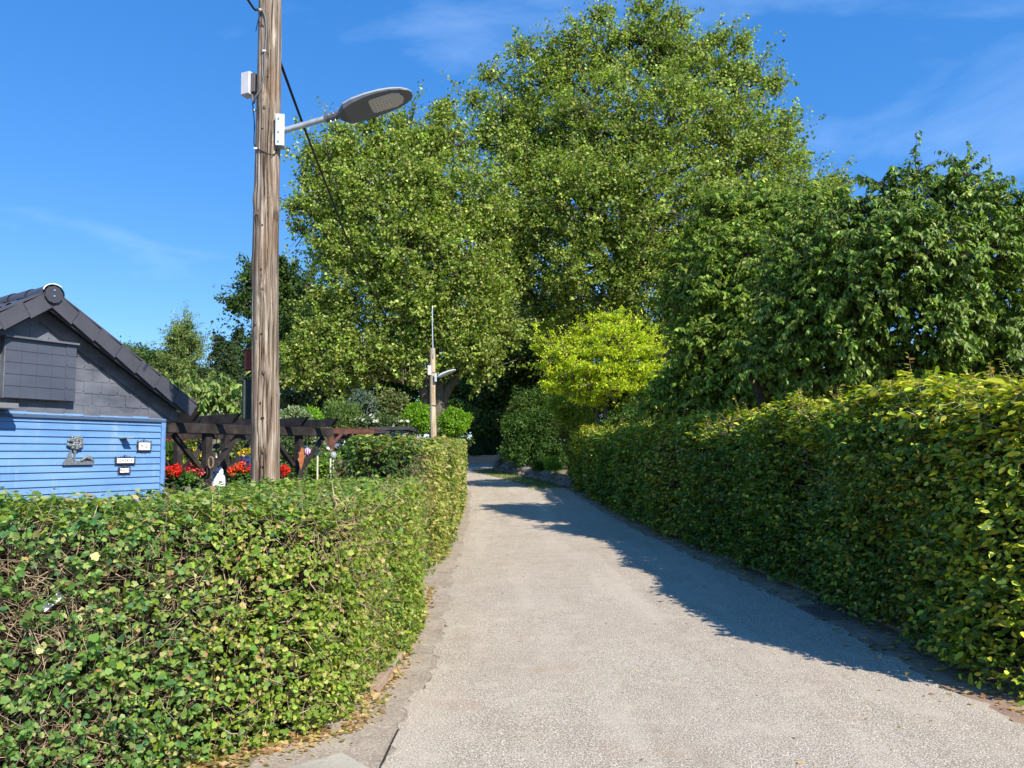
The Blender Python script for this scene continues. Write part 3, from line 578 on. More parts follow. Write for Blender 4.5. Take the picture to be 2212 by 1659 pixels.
conifer('dark spruce with a ragged tip, right of the light green larch', 470, 722, 900, 42, 74, SP, 2, n=55, sharp=.7)
conifer('slim pointed spruce closest to the near wooden pole', 512, 706, 900, 30, 76, SP, 3, n=60, sharp=.8)
conifer('soft grey-green conifer between the dark spruce and the slim spruce', 492, 735, 900, 40, 68, [(.07, .11, .05), (.1, .14, .06)], 4, n=50, sharp=.6)
conifer('broad conifer half hidden by the near wooden pole', 545, 730, 900, 42, 72, [(.05, .09, .045), (.08, .12, .05)], 5, n=50, sharp=.6)
conifer('bushy mid-green conifer low between the larch and the pergola', 440, 790, 920, 60, 60, [(.06, .1, .04), (.1, .14, .05)], 6, n=36, sharp=.5)
# cherry trees behind the right hedge
CH = [(.075, .135, .014), (.115, .195, .022), (.18, .27, .038), (.31, .38, .08)]
lob = [ell(*a) for a in [(1982,378,12,16,26),(2078,375,12,18,24),(1905,405,12,18,26),(1836,448,12,18,22),(2150,425,12,18,22),(2205,455,12,16,20),(2060,435,12,62,46),(1985,440,12,52,50),(1905,475,12,58,50),(2150,500,12,74,60),(2215,545,12,50,70),(1840,520,12,70,60),(1960,540,11.4,100,80),(2080,560,11.5,100,80),(2190,640,12,100,90),(1880,630,11.8,100,80),(1780,590,12.3,70,70),(2000,690,11.8,100,80),(2130,740,12,110,70),(1820,730,12.2,90,70),(1740,680,12.4,70,80),(1930,790,12.2,110,50),(2250,760,12,80,90),(1760,790,12.6,80,50),(1780,510,12.6,60,50),(1720,560,12.8,60,60),(1700,640,12.8,60,60),(1690,760,12.8,60,60),(2180,820,12.2,80,40)]]
b = at(1865, 900, 12.6); b[2] = 0
ch = tree('cherry_tree', 'dark glossy cherry tree filling the right edge behind the long hedge', 'tree', lob, [b, at(1855, 850, 12.6), at(1850, 790, 12.6), at(1880, 700, 12.5), at(1960, 560, 12.3)], [.13, .11, .1, .07, .03],
     3600, 24, .18, .088, 'lance', CH, [3, 4, 3, 1.2], LEAFG, BARKD, droop=.75, up=.5, out=.7, rag=9, seed=41, limb_r=.035, sprig=True, twl=10)
V, T = tube_np([(smooth_path([at(1650, 880, 13), at(1630, 825, 13), at(1600, 790, 13)], 5), np.linspace(.09, .04, 11)), (smooth_path([at(1640, 850, 13), at(1665, 800, 13), at(1690, 770, 13)], 5), np.linspace(.06, .03, 11)), (smooth_path([at(1845, 850, 12.6), at(1790, 812, 12.6), at(1720, 800, 12.7), at(1660, 790, 12.8)], 5), np.linspace(.07, .03, 16)), (smooth_path([at(1870, 850, 12.6), at(1960, 800, 12.6), at(2080, 770, 12.6)], 5), np.linspace(.06, .03, 11))], 8)
link('limbs', np_mesh('limbs', V, T, smooth=True), BARKD, ch)
lob = [ell(*a) for a in [(1560,470,17,45,45),(1640,460,17,55,45),(1700,500,16.5,60,50),(1600,550,16,70,60),(1500,560,17,40,60),(1760,460,16.5,60,40),(1780,540,16,60,60),(1700,560,16,70,60),(1690,600,15.5,80,60),(1560,640,16,80,60),(1480,650,17,40,60),(1640,700,15.5,90,60),(1530,740,16,70,60),(1620,790,15.5,80,50),(1500,820,16.5,50,45),(1450,870,17,50,35),(1560,850,16,80,40),(1680,850,15.5,70,40),(1430,850,17,25,20)]]
b = at(1560, 930, 16.5); b[2] = .05
tree('cherry_tree', 'lighter green cherry tree between the big plane tree and the dark cherry', 'tree', lob, [b, at(1575, 850, 16.5), at(1590, 760, 16.4), at(1600, 600, 16.3), at(1620, 500, 16.3)], [.12, .1, .08, .05, .02],
     3300, 21, .21, .115, 'lance', [(.1, .17, .02), (.16, .25, .03), (.24, .33, .045), (.36, .42, .08)], [3, 4, 3, 1.5], LEAF, BARKD, droop=.7, up=.5, out=.7, rag=9, seed=42, limb_r=.035, sprig=True, twl=10)
# lime yellow tree
lob = [ell(*a) for a in [(1322,690,30,20,22),(1290,712,30,42,14),(1375,712,30,42,16),(1335,735,29.6,75,16),(1195,745,30,38,14),(1235,735,30,14,16),(1240,768,29.6,62,14),(1400,750,30,40,15),(1340,765,29.2,85,16),(1200,795,29.7,45,16),(1270,800,29,75,17),(1360,800,29.2,75,17),(1425,790,30,22,12),(1215,830,29.5,50,16),(1300,838,29,75,15),(1390,838,29.5,55,16),(1265,865,29.5,45,12),(1400,868,29.8,42,14),(1435,825,30.5,25,12)]]
b = at(1308, 940, 30.4); b[2] = tz(30)
yt = tree('golden_tree', 'bright lime yellow small tree with layered leaves above the far end of the right hedge', 'tree', lob, [b, at(1308, 900, 30.4), at(1306, 850, 30.2), at(1320, 780, 30)], [.11, .09, .075, .03],
     1500, 22, .15, .1, 'dia', [(.46, .55, .03), (.6, .65, .04), (.3, .42, .03), (.68, .68, .1)], [3, 3, 2, 1], LEAFT, BARK, droop=.1, up=1.2, out=.1, flat=.4, rag=6, seed=51, limb_r=.035, twl=6)
V, T = tube_np([(smooth_path([at(1289, 940, 30.4), at(1290, 895, 30.4), at(1285, 860, 30.2), at(1250, 810, 30)], 5), np.linspace(.09, .04, 16))], 10); link('second_stem', np_mesh('second_stem', V, T, smooth=True), BARK, yt)

# ------------------------------------------------------------------ bushes
def bush(name, label, spec, Y, pal, wts=None, n=160, lpc=45, cr=.16, ls=.07, tm='dia', mat_=None, cat_='shrub', group=None, droop=.1, up=.5, out=.6, flat=.9, back=.4, inner=.5, flowers=None, stem=True, seed=1, base=None, rd=None, sprig=False):
    lob = [ell(a[0], a[1], a[4] if len(a) > 4 else Y, a[2], a[3], rd) for a in spec]; c = lob[0][0]; g = tz(Y) if base is None else base
    root = empty(name, (c[0], c[1], g), label, cat_, group)
    P, D, I = crown_points(lob, n, inner, back, seed); rep = np.repeat(np.arange(len(P)), lpc); m_ = len(rep)
    off = unit(RNG.normal(0, 1, (m_, 3)))*RNG.random((m_, 1))**.5*cr*1.5*np.array([1, 1, flat]); L = P[rep]+off; L[:, 2] = np.maximum(L[:, 2], g+.02)
    tp = unit(RNG.normal(0, .7, (m_, 3))+D[rep]*.5+np.array([0, 0, -droop])); nn = unit(RNG.normal(0, .5, (m_, 3))+D[rep]*out+np.array([0, 0, up]))
    col = palette(m_, pal, wts)*np.exp(RNG.normal(0, .1, (len(P), 1)))[rep]
    V, T, K = leaves(L, tp, nn, ls*np.exp(RNG.normal(0, .2, m_)), tm, np.clip(col, 0, .9)); link('foliage', np_mesh('foliage', V, T, K), mat_ or LEAF, root)
    if stem:
        paths = []
        st = np.array([c[0], c[1], g-.03])
        for cc, r in lob:
            paths.append((smooth_path([st, (st+cc)/2+np.array([.03, 0, .05]), cc], 4), np.linspace(.035, .012, 9)))
        V, T = tube_np(paths, 6); link('stem', np_mesh('stem', V, T, smooth=True), BARKD, root)
    if flowers:
        fn, fs, fp, zone = flowers; P, D, I = crown_points(lob, fn, .97, back, seed+5); k = (D[:, 2] > zone); P, D = P[k], D[k]; r = 7; rep = np.repeat(np.arange(len(P)), r); th = np.tile(np.linspace(0, 6.28, r, endpoint=False), len(P)); nn = unit(D+np.array([0, -.5, .3]))[rep]
        a = unit(np.cross(nn, [.2, .3, 1.])); b_ = np.cross(nn, a); tp = a*np.cos(th)[:, None]+b_*np.sin(th)[:, None]+nn*.35
        V, T, K = leaves(P[rep]+nn*cr*.9, tp, nn, fs, 'oval', np.repeat(palette(len(P), fp, None, .08), r, axis=0)); link('blossom', np_mesh('blossom', V, T, K), PETAL, root)
    return root
G1 = [(.05, .11, .02), (.08, .16, .025), (.12, .2, .04), (.17, .24, .05)]
LIME = [(.14, .3, .015), (.2, .38, .02), (.26, .42, .04)]
# right-hand shrubs beyond the long hedge
bush('shrub', 'dense dark green shrub where the long right hedge ends', [(1180,935,65,60),(1130,960,45,45),(1210,900,40,40),(1180,985,70,30),(1120,925,30,40)], 39.8, [(.04, .09, .018), (.06, .13, .022), (.09, .16, .03)], n=900, cr=.24, ls=.12, seed=61, inner=.2)
bush('shrub', 'upright feathery green shrub behind the dense dark shrub', [(1140,880,40,35),(1190,865,45,40),(1110,920,25,30)], 41, G1, n=260, cr=.25, ls=.12, seed=62, flat=1.3)
bush('shrub', 'small purple-red leaved shrub above the dense dark shrub', [(1112,888,13,12),(1118,900,9,8)], 42.6, [(.09, .03, .03), (.13, .06, .04), (.12, .12, .04)], n=40, cr=.2, ls=.11, seed=63)
bush('shrub', 'orange-tinged rounded shrub beside the end of the right hedge', [(1225,905,32,30),(1240,950,30,40)], 34.4, [(.16, .19, .03), (.26, .24, .05), (.1, .15, .03)], n=160, cr=.2, ls=.1, seed=64)
bush('shrub', 'yellow-green shrub under the lime yellow tree', [(1240,895,40,22),(1215,875,30,18)], 31.5, [(.2, .3, .03), (.3, .38, .04), (.12, .22, .03)], n=140, cr=.2, ls=.1, seed=65)
bush('shrub', 'green shrub row between lime tree trunks and the left cherry', [(1370,900,45,25),(1430,915,40,25),(1330,925,30,22)], 29, G1, n=220, cr=.2, ls=.1, seed=66)
bush('lavender', 'grey-green lavender spilling over the left tip of the stone edging', [(1090,990,16,14),(1080,1000,10,8)], 43, [(.14, .17, .12), (.2, .22, .18), (.22, .18, .28)], n=50, cr=.12, ls=.1, tm='needle', seed=67, up=0, stem=False)
bush('perennial', 'bright grassy perennial on the stone edging beside the hedge end', [(1192,1003,12,12),(1205,1012,10,8)], 33.5, [(.2, .36, .04), (.28, .42, .06)], n=40, cr=.1, ls=.16, tm='needle', seed=68, up=0, stem=False, droop=-.8)
bush('perennial', 'low leafy plant on the stone edging, left of the bright grassy one', [(1160,1005,18,7),(1175,1008,14,6)], 36, G1, n=50, cr=.1, ls=.1, seed=69, stem=False)
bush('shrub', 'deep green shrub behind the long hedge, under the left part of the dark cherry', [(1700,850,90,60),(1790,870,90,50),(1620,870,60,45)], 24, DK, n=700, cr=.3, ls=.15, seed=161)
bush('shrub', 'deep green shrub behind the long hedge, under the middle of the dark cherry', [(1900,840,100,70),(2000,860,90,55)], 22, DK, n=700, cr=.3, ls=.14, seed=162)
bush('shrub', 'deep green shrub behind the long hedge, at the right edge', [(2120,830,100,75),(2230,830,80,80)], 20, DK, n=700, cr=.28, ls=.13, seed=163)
# bushes in front of the white house
bush('shrub', 'dark round shrub in front of the white house', [(1035,960,22,16),(1060,950,22,22),(1020,970,18,14)], 53, DK, n=200, cr=.25, ls=.15, seed=70)
bush('shrub', 'shaded bush on top of the low brick wall', [(1030,972,30,12),(1065,968,28,16)], 51.6, [(.04, .07, .03), (.08, .11, .05)], n=200, cr=.22, ls=.14, seed=71)
bush('small_tree', 'dark small tree screening the right part of the white house', [(1065,905,28,26),(1045,930,22,20),(1075,940,20,22)], 55, DK, n=220, cr=.25, ls=.16, seed=72)
bush('small_tree', 'light green maple sapling left of the white house', [(1000,895,26,18),(985,880,18,14)], 44, [(.1, .19, .04), (.16, .26, .06)], n=110, cr=.2, ls=.13, seed=73)
# garden in the middle
bush('mop_head_tree', 'globe-shaped bright green tree just left of the far pole', [(902,903,30,30)], 31, LIME, n=230, cr=.14, ls=.09, seed=74, cat_='tree', inner=.7)
bush('mop_head_tree', 'globe-shaped bright green tree just right of the far pole', [(982,912,30,26)], 33, LIME, n=230, cr=.14, ls=.09, seed=75, cat_='tree', inner=.7)
bush('shrub', 'domed feathery lime green maple between the near pole and the red-brown pergola', [(661,905,32,24),(680,925,18,22),(640,915,20,16)], 21, LIME, n=300, cr=.1, ls=.06, tm='dia', seed=76, inner=.6)
bush('bamboo', 'upright narrow-leaved green bamboo behind the red-brown pergola', [(735,905,32,26),(755,915,25,22)], 30, [(.1, .17, .04), (.17, .24, .06)], n=220, cr=.2, ls=.16, tm='needle', seed=77, flat=1.8, droop=-.9, up=.1)
bush('shrub', 'silvery blue-green shrub left of the white blossom', [(785,880,25,30),(770,900,18,20)], 33, [(.12, .17, .13), (.16, .21, .15)], n=160, cr=.2, ls=.12, seed=78)
bush('shrub', 'olive green tall shrub above the white blossom', [(820,890,40,30),(850,880,30,30),(800,915,30,15)], 34, [(.1, .14, .04), (.16, .19, .06), (.2, .22, .09)], n=260, cr=.22, ls=.13, seed=79, flat=1.2)
bush('blossom_shrub', 'shrub covered in creamy white flower heads over the flat shed roof', [(830,915,38,14),(790,918,20,10),(865,922,20,9)], 29, [(.08, .13, .04), (.13, .18, .06)], n=130, cr=.16, ls=.1, seed=80, flowers=(60, .09, [(.66, .66, .52), (.6, .6, .47)], .0))
bush('shrub', 'dark conical shrub in front of the far mop-headed trees', [(985,955,26,14),(960,948,20,12)], 34.5, DK, n=90, cr=.2, ls=.12, seed=81)
# garden behind the pergola
lob = [ell(*a) for a in [(440,840,17,35,20),(400,850,17,35,18),(480,850,17,30,18),(430,870,16.7,45,18),(470,875,17,35,15),(390,875,17,20,12),(505,865,17.2,18,10)]]
b = at(450, 960, 17); b[2] = tz(17)
tree('cherry_tree', 'young light green cherry tree above the end of the cabin roof', 'tree', lob, [b, at(438, 905, 17), at(425, 870, 17), at(440, 840, 17)], [.06, .05, .035, .015], 230, 12, .17, .125, 'lance', [(.12, .2, .04), (.18, .27, .05), (.28, .35, .1)], None, LEAF, BARK, droop=1.0, up=.5, out=.5, inner=.2, back=.6, seed=91, limb_r=.018, sprig=True, twl=5)
bush('maple_shrub', 'crimson leaved maple under the left half of the dark pergola', [(385,965,45,22),(350,955,35,18),(410,960,24,22)], 19, [(.33, .02, .05), (.45, .04, .08), (.2, .02, .04)], n=260, cr=.14, ls=.09, seed=92)
bush('lily_clump', 'clump of yellow-green lilies right of the blue wall, behind the red geraniums', [(372,985,22,18),(360,990,16,14)], 15, G1, n=110, cr=.1, ls=.14, tm='needle', seed=93, flowers=(22, .07, [(.85, .85, .7)], .2), stem=False, droop=-.6, up=0)
bush('daylily_clump', 'yellow flowering plant left of the back pergola post', [(378,1006,22,9)], 13.6, [(.3, .38, .03), (.15, .25, .03)], n=70, cr=.07, ls=.08, tm='needle', seed=94, flowers=(30, .06, [(.8, .68, .02)], -.2), stem=False)
bush('shrub', 'yellow dotted shrub between the two left pergola posts', [(428,975,24,32),(420,1000,20,20)], 15.5, [(.15, .2, .04), (.25, .28, .06), (.09, .14, .03)], n=200, cr=.1, ls=.06, seed=95, flowers=(40, .05, [(.8, .6, .02), (.75, .65, .05)], -.5))
bush('rhododendron', 'large leafy evergreen bush between the bell and the near pole', [(520,975,32,35),(490,1000,22,30),(545,1010,25,30)], 17.5, [(.08, .13, .04), (.14, .18, .06), (.22, .24, .1)], n=420, cr=.12, ls=.09, seed=96)
bush('rhododendron', 'dark leathery evergreen bush right of the near pole, under the pergola', [(615,985,28,38),(635,1010,18,30),(590,1000,20,30)], 17.2, [(.04, .09, .025), (.08, .13, .04), (.16, .2, .09)], n=400, cr=.12, ls=.085, mat_=LEAFG, seed=97)
bush('oleander', 'pale grey-green bush behind the purple glass ball', [(672,975,25,40),(690,1000,22,30),(655,1010,18,20)], 19, [(.16, .22, .1), (.24, .29, .15), (.11, .17, .06)], n=360, cr=.12, ls=.09, tm='lance', seed=98, flowers=(18, .06, [(.85, .85, .8)], -.4))
bush('oleander', 'pale shoots of an evergreen shrub standing above the pergola beams', [(630,905,26,12),(655,915,22,8)], 18, [(.3, .36, .2), (.22, .3, .12)], n=60, cr=.12, ls=.12, tm='lance', seed=99, droop=-.6)
bush('shrub', 'fresh green leafy plant behind the far trellis post', [(700,1015,25,18),(722,1005,14,16)], 16, [(.14, .26, .04), (.22, .34, .05)], n=180, cr=.1, ls=.07, seed=100)
bush('shrub', 'small bright green bush above the middle of the pergola, behind the young cherry', [(502,905,18,12)], 22, LIME, n=60, cr=.12, ls=.07, seed=101)
bush('thuja_hedge', 'dark clipped shrub inside the red-brown pergola', [(765,985,45,20)], 24, DK, n=160, cr=.14, ls=.08, seed=102, cat_='shrub')

# ------------------------------------------------------------------ wooden pole with lamp
def polemat(name, cols, s=1.0):
    m = mat(name, cols[0], .85); t = m.node_tree; bb = t.nodes['Principled BSDF']
    tc = N(t, 'ShaderNodeTexCoord'); mp = N(t, 'ShaderNodeMapping'); mp.inputs['Scale'].default_value = (34*s, 34*s, 1.6*s); t.links.new(tc.outputs['Object'], mp.inputs[0])
    n1 = N(t, 'ShaderNodeTexNoise', Scale=1.0, Detail=9.0, Roughness=.62, Distortion=.5); t.links.new(mp.outputs[0], n1.inputs['Vector'])
    cr = N(t, 'ShaderNodeValToRGB'); e = cr.color_ramp.elements; e[0].position = .36; e[0].color = (*cols[0], 1); e[1].position = .64; e[1].color = (*cols[3], 1)
    for p_, c_ in ((.43, cols[1]), (.54, cols[2])): q = e.new(p_); q.color = (*c_, 1)
    t.links.new(n1.outputs[0], cr.inputs[0])
    n2 = N(t, 'ShaderNodeTexNoise', Scale=2.2, Detail=4.0); t.links.new(tc.outputs['Object'], n2.inputs['Vector'])
    r2 = N(t, 'ShaderNodeMapRange'); r2.inputs[1].default_value = .45; r2.inputs[2].default_value = .7; t.links.new(n2.outputs[0], r2.inputs[0])
    mxx = N(t, 'ShaderNodeMix', data_type='RGBA', blend_type='MULTIPLY'); t.links.new(r2.outputs[0], mxx.inputs[0]); t.links.new(cr.outputs[0], mxx.inputs[6]); mxx.inputs[7].default_value = (.85, .72, .6, 1)
    t.links.new(mxx.outputs[2], bb.inputs['Base Color'])
    bp = N(t, 'ShaderNodeBump', Strength=.9, Distance=.012); t.links.new(n1.outputs[0], bp.inputs['Height']); t.links.new(bp.outputs[0], bb.inputs['Normal']); return m
WOOD = polemat('weathered_pole_wood', [(.03, .02, .014), (.145, .11, .08), (.24, .19, .145), (.44, .375, .3)])
WOOD2 = polemat('pale_pole_wood', [(.2, .14, .08), (.4, .31, .2), (.5, .4, .27), (.6, .5, .36)], .8)
def pole_mesh(base, top, r0, r1, sides=150, rings=150, knots=(), cracks=(), seed=0):
    base, top = np.array(base), np.array(top); V = []; g = np.random.default_rng(seed)
    for i in range(rings):
        f = i/(rings-1); c = base+(top-base)*f; h = (top-base)[2]*f
        c = c+np.array([.012*math.sin(h*1.1+1), .01*math.sin(h*.8), 0])
        for j in range(sides):
            a = 2*math.pi*j/sides; r = r0+(r1-r0)*f; r *= 1+.026*math.sin(2*a+h*.5)+.02*math.sin(3*a+h*1.3)+.014*math.sin(a+h*3.1)+.006*math.sin(31*a+1.5*math.sin(h*2))+.012*math.sin(5*a-h*2.1)+.008*math.sin(a*13+h*.7)
            for (ka, kh, ks) in knots:
                da = (a-ka+math.pi) % (2*math.pi)-math.pi; d2 = (da*r/.045)**2+((h-kh)/.085)**2; r += ks*math.exp(-d2)
            for (ka, h0, h1_, dp) in cracks:
                kk = ka+.12*math.sin(h*1.7+ka*3)+.05*math.sin(h*5); da = abs((a-kk+math.pi) % (2*math.pi)-math.pi)
                if h0 < h < h1_ and da < .06: r -= dp*(1.2-da/.06)*min(1, (h-h0)*4, (h1_-h)*4)
            V.append((c[0]+r*math.cos(a), c[1]+r*math.sin(a), c[2]))
    i = np.arange(rings-1)[:, None]*sides; j = np.arange(sides)[None]; k = (j+1) % sides
    Q = np.stack([i+j, i+k, i+sides+k, i+sides+j], -1).reshape(-1, 4)
    V.append(tuple(top)); n = len(V)-1
    capq = np.array([[(rings-1)*sides+s, (rings-1)*sides+(s+1) % sides, n, n] for s in range(sides)])
    return np_mesh('post', np.array(V), Q, smooth=True)
_q0, _q1 = at(572, 1040, 7.5), at(581, 0, 7.5); _k = (_q1-_q0)/(_q1[2]-_q0[2]); pb = _q0-_k*_q0[2]; pt = _q0+_k*(7.6-_q0[2])
up_ = empty('utility_pole', pb, 'thick weathered wooden pole standing behind the low left hedge, carrying a street lamp', 'pole')
kn = [(-1.9, 2.0, .012), (-1.45, 1.75, .016), (-1.2, 2.55, .014), (-2.0, 2.9, .013), (-1.5, 3.35, .018), (-2.1, 4.1, .014), (-1.25, 4.35, .012), (-2.6, 4.3, .016), (-.3, 2.3, .014), (-.3, 4.1, .016), (-1.7, 5.3, .012), (-3.0, 3.6, .015), (-1.3, 5.7, .012)]
link('post', pole_mesh(pb, pt, .137, .112, knots=kn, cracks=[(-1.12, 3.4, 7.6, .045), (-1.75, 1.2, 3.2, .022), (-2.3, 2.0, 5.2, .018), (-.75, 2.0, 6, .02), (-1.4, .4, 2.6, .026), (-1.95, 4.5, 7.6, .02), (-1.5, 2.7, 4.2, .016)]), WOOD, up_)
HOLE = mat('nail_hole', (.012, .01, .008), .95)
def on_pole(a, h, extra=0.0, P0=pb, P1=pt, r0=.137, r1=.112, H=7.6):
    f = h/H; r = r0+(r1-r0)*f+extra; c = P0+(P1-P0)*f; return np.array([c[0]+.012*math.sin(h*1.1+1)+r*math.cos(a), c[1]+.01*math.sin(h*.8)+r*math.sin(a), c[2]])
KNW = mat('knot_wood', (.13, .085, .05), .9)
for (a, h, s) in [(-1.45, 1.75, .016), (-1.38, 2.52, .017), (-1.5, 3.35, .014), (-2.0, 4.12, .016), (-1.55, 5.22, .016), (-2.0, 3.0, .012)]:
    p = on_pole(a, h, .006); kr = MB(); kr.sph(p, s*1.0, (1, .7, 1.45), 14); kr.build('knot', KNW, up_, True)
for (a, h) in [(-1.62, 2.22), (-1.55, 2.07), (-1.4, 2.07), (-1.6, 3.55), (-1.55, 4.0), (-1.5, 4.75), (-1.7, 5.0), (-1.55, 2.9), (-1.62, 1.6), (-1.45, 1.6), (-1.35, 5.55)]:
    p = on_pole(a, h, .001); hb = MB(); hb.sph(p, .008, (1, 1, 1.3), 8); hb.build('nail_hole', HOLE, up_)
BLK = mat('black_cable', (.018, .018, .02), .55); GREYC = mat('grey_cable', (.12, .12, .125), .5)
def pp(px, py, extra=.012): # point on the front surface of the near pole below a pixel column
    q = at(px, py, 7.5); h = q[2]; f = h/7.6; c = pb+(pt-pb)*f; r = .137+(.112-.137)*f+extra; dx = np.clip(q[0]-c[0], -r*.98, r*.98); return np.array([c[0]+dx, c[1]-math.sqrt(max(r*r-dx*dx, 0)), h])
tube('cable', [pp(575, 36, .02), pp(582, 55), pp(584, 90), pp(581, 125), pp(580, 170), pp(572, 205), pp(560, 222, .03), at(548, 222, 7.42), at(544, 205, 7.45)], .011, GREYC, up_, 8)
tube('cable', [at(546, 215, 7.46), pp(551, 235, .03), pp(549, 270), pp(552, 300), pp(556, 322), pp(575, 338), pp(596, 343), pp(603, 330)], .006, BLK, up_, 6)
tube('cable', [pp(568, 46), pp(562, 66), pp(557, 75), pp(566, 60), pp(578, 72)], .004, BLK, up_, 6)
for (x, y) in ((580, 125), (549, 241), (560, 330)):
    m = MB(); p = pp(x, y, .016); m.box(p, (.034, .02, .018), bevel=.003); m.build('cable_clip', mat('white_plastic', (.7, .69, .62), .5), up_)
jb = empty('junction_box', at(537, 185, 7.5), 'pale grey electrical box on the left side of the near wooden pole', 'box')
GBX = nmat('pale_grey_plastic', [(.5, .5, .53), (.58, .58, .6)], (12, 12, 12), .5, 0)
bc = at(537, 184, 7.52); bc2 = at(550, 184, 7.6)
m = MB(); M = m.frame(bc, Vector((.93, -.37, 0)), Vector((.37, .93, 0)), Vector((0, 0, 1))); m.box((0, 0, 0), (.11, .09, .245), M, .008); m.build('housing', GBX, jb)
m = MB(); m.box((0, -.052, 0), (.095, .012, .232), M, .003); m.build('lid', GBX, jb)
m = MB(); m.box((.075, .0, .0), (.05, .07, .2), M); m.build('bracket', mat('box_bracket', (.13, .12, .12), .6), jb)
# street lamps
GALV = nmat('galvanised_steel', [(.36, .4, .43), (.5, .54, .57), (.62, .66, .68)], (14, 14, 14), .42, .05, metal=.55)
LAMPG = nmat('lamp_grey_paint', [(.085, .097, .115), (.1, .112, .13)], (6, 6, 6), .42, .0, spec=.45)
LAMPT = mat('lamp_top_grey', (.33, .345, .36), .4)
LENS = mat('lamp_lens', (.4, .4, .4), .12, 0, .6)
LEDM = mat('led_board', (.6, .59, .54), .5)
def lamp(label, P0, P1, roll, scale, side_pt, light=False, group='street lamps on the wooden poles'):
    P0, P1 = Vector(P0), Vector(P1); root = empty('street_lamp', P0, label, 'street lamp', group)
    x = (P1-P0).normalized(); L = (P1-P0).length; y = Vector((0, 0, 1)).cross(x).normalized(); z = x.cross(y)
    q = Matrix.Rotation(roll, 3, x); y = q@y; z = q@z
    body = LAMPG if not light else mat('lamp_white', (.6, .62, .64), .4); topm = LAMPT if not light else body
    m = MB(); M = m.frame(P0, x, y, z); hl = .80*scale; xs = L-hl
    # wall bracket: a folded vertical channel
    s = scale
    V0 = Matrix.Translation(P0)
    m.box((-.012*s, -.0, -.005), (.075*s, .012, .33*s), V0 @ Matrix.Rotation(R(12), 4, 'Z') @ Matrix.Translation((0, -.055*s, 0)), .002)
    m.box((.03*s, 0, -.005), (.012*s, .115*s, .33*s), V0 @ Matrix.Rotation(R(12), 4, 'Z'), .002)
    m.box((-.012*s, 0, -.165*s), (.075*s, .105*s, .008*s), V0 @ Matrix.Rotation(R(12), 4, 'Z'))
    m.build('bracket', GALV, root)
    BS_ = mat('bolt_steel', (.25, .25, .25), .4, .8)
    for zz in (-.13, -.03, .11):
        m = MB(); m.cyl((0, 0, 0), .008*s, .012, V0 @ Matrix.Rotation(R(12), 4, 'Z') @ Matrix.Translation((-.02*s, -.065*s, zz*s)) @ Matrix.Rotation(math.pi/2, 4, 'X'), 8); m.build('bolt', BS_, root)
    tube('arm', [P0+x*.03, P0+x*(xs*.5), P0+x*(xs+.05*s)], .03*s, GALV, root, 18)
    m = MB(); m.cyl((xs-.03*s, 0, 0), .042*s, .13*s, M @ Matrix.Translation((xs-.03*s, 0, 0)) @ Matrix.Rotation(math.pi/2, 4, 'Y') @ Matrix.Translation((-0, 0, 0)) @ Matrix.Translation((0, 0, -(xs-.03*s))) if False else M @ Matrix.Translation((-0., 0, 0)) @ Matrix.Translation((0, 0, 0)), 20) if False else None
    m = MB(); Mr = M @ Matrix.Translation((xs-.02*s, 0, 0)) @ Matrix.Rotation(math.pi/2, 4, 'Y')
    m.cyl((0, 0, -.03*s), .041*s, .1*s, Mr, 20); m.cyl((0, 0, .06*s), .038*s, .12*s, Mr, 20, .045*s); m.cyl((0, 0, -.08*s), .046*s, .012*s, Mr, 20); m.build('clamp', LAMPG, root)
    BZ_ = mat('bolt_zinc', (.6, .6, .6), .4, .6)
    for k in range(3): m = MB(); m.cyl((0, 0, 0), .006*s, .03*s, M @ Matrix.Translation((xs-.06*s+k*.05*s, 0, -.05*s)), 6); m.cyl((0, 0, 0), .009*s, .012*s, M @ Matrix.Translation((xs-.06*s+k*.05*s, -.042*s, -.004)) @ Matrix.Rotation(math.pi/2, 4, 'X'), 8) if False else None; m.build('clamp_bolt', BZ_, root); m = MB(); m.cyl((0, 0, 0), .009*s, .012*s, M @ Matrix.Translation((xs-.06*s+k*.05*s, -.042*s, -.004)) @ Matrix.Rotation(math.pi/2, 4, 'X'), 8); m.build('clamp_bolt', BZ_, root)
    # head: lofted shell, flat underside
    st = [(0, .035, .03, .03), (.05, .075, .05, .045), (.1, .125, .058, .05), (.2, .155, .066, .036), (.34, .168, .07, .02), (.48, .165, .068, .012), (.6, .148, .058, .01), (.7, .115, .042, .009), (.76, .075, .028, .008), (.79, .03, .014, .007)]
    for nm, half, mt in (('head_cover', 1, topm), ('head_base', -1, body)):
        m = MB(); rings = []
        for (sx, w_, th, tb) in st:
            ring = []; xx = xs+.02*s+sx*s
            for i in range(13):
                a = math.pi*i/12
                if half > 0: yv = w_*s*1.015*math.cos(a); zv = th*s*math.sin(a)**.75
                else: yv = w_*s*math.cos(a)*(1 if sx > .12 else 1); zv = -tb*s*min(1, math.sin(a)*4)-.002
                ring.append(m.bm.verts.new(M @ Vector((xx, yv, zv))))
            rings.append(ring)
        for a_, b_ in zip(rings, rings[1:]):
            for i in range(12): m.bm.faces.new((a_[i], a_[i+1], b_[i+1], b_[i]))
            m.bm.faces.new((a_[0], b_[0], b_[12], a_[12]))
        m.bm.faces.new(rings[0]); m.bm.faces.new(rings[-1]); m.build(nm, mt, root)
    m = MB(); zb = -.016*s
    out = [(xs+(.02+.37)*s, -.1*s), (xs+(.02+.6)*s, -.1*s), (xs+(.02+.67)*s, -.07*s), (xs+(.02+.7)*s, 0), (xs+(.02+.67)*s, .07*s), (xs+(.02+.6)*s, .1*s), (xs+(.02+.37)*s, .1*s), (xs+(.02+.35)*s, .08*s), (xs+(.02+.35)*s, -.08*s)]
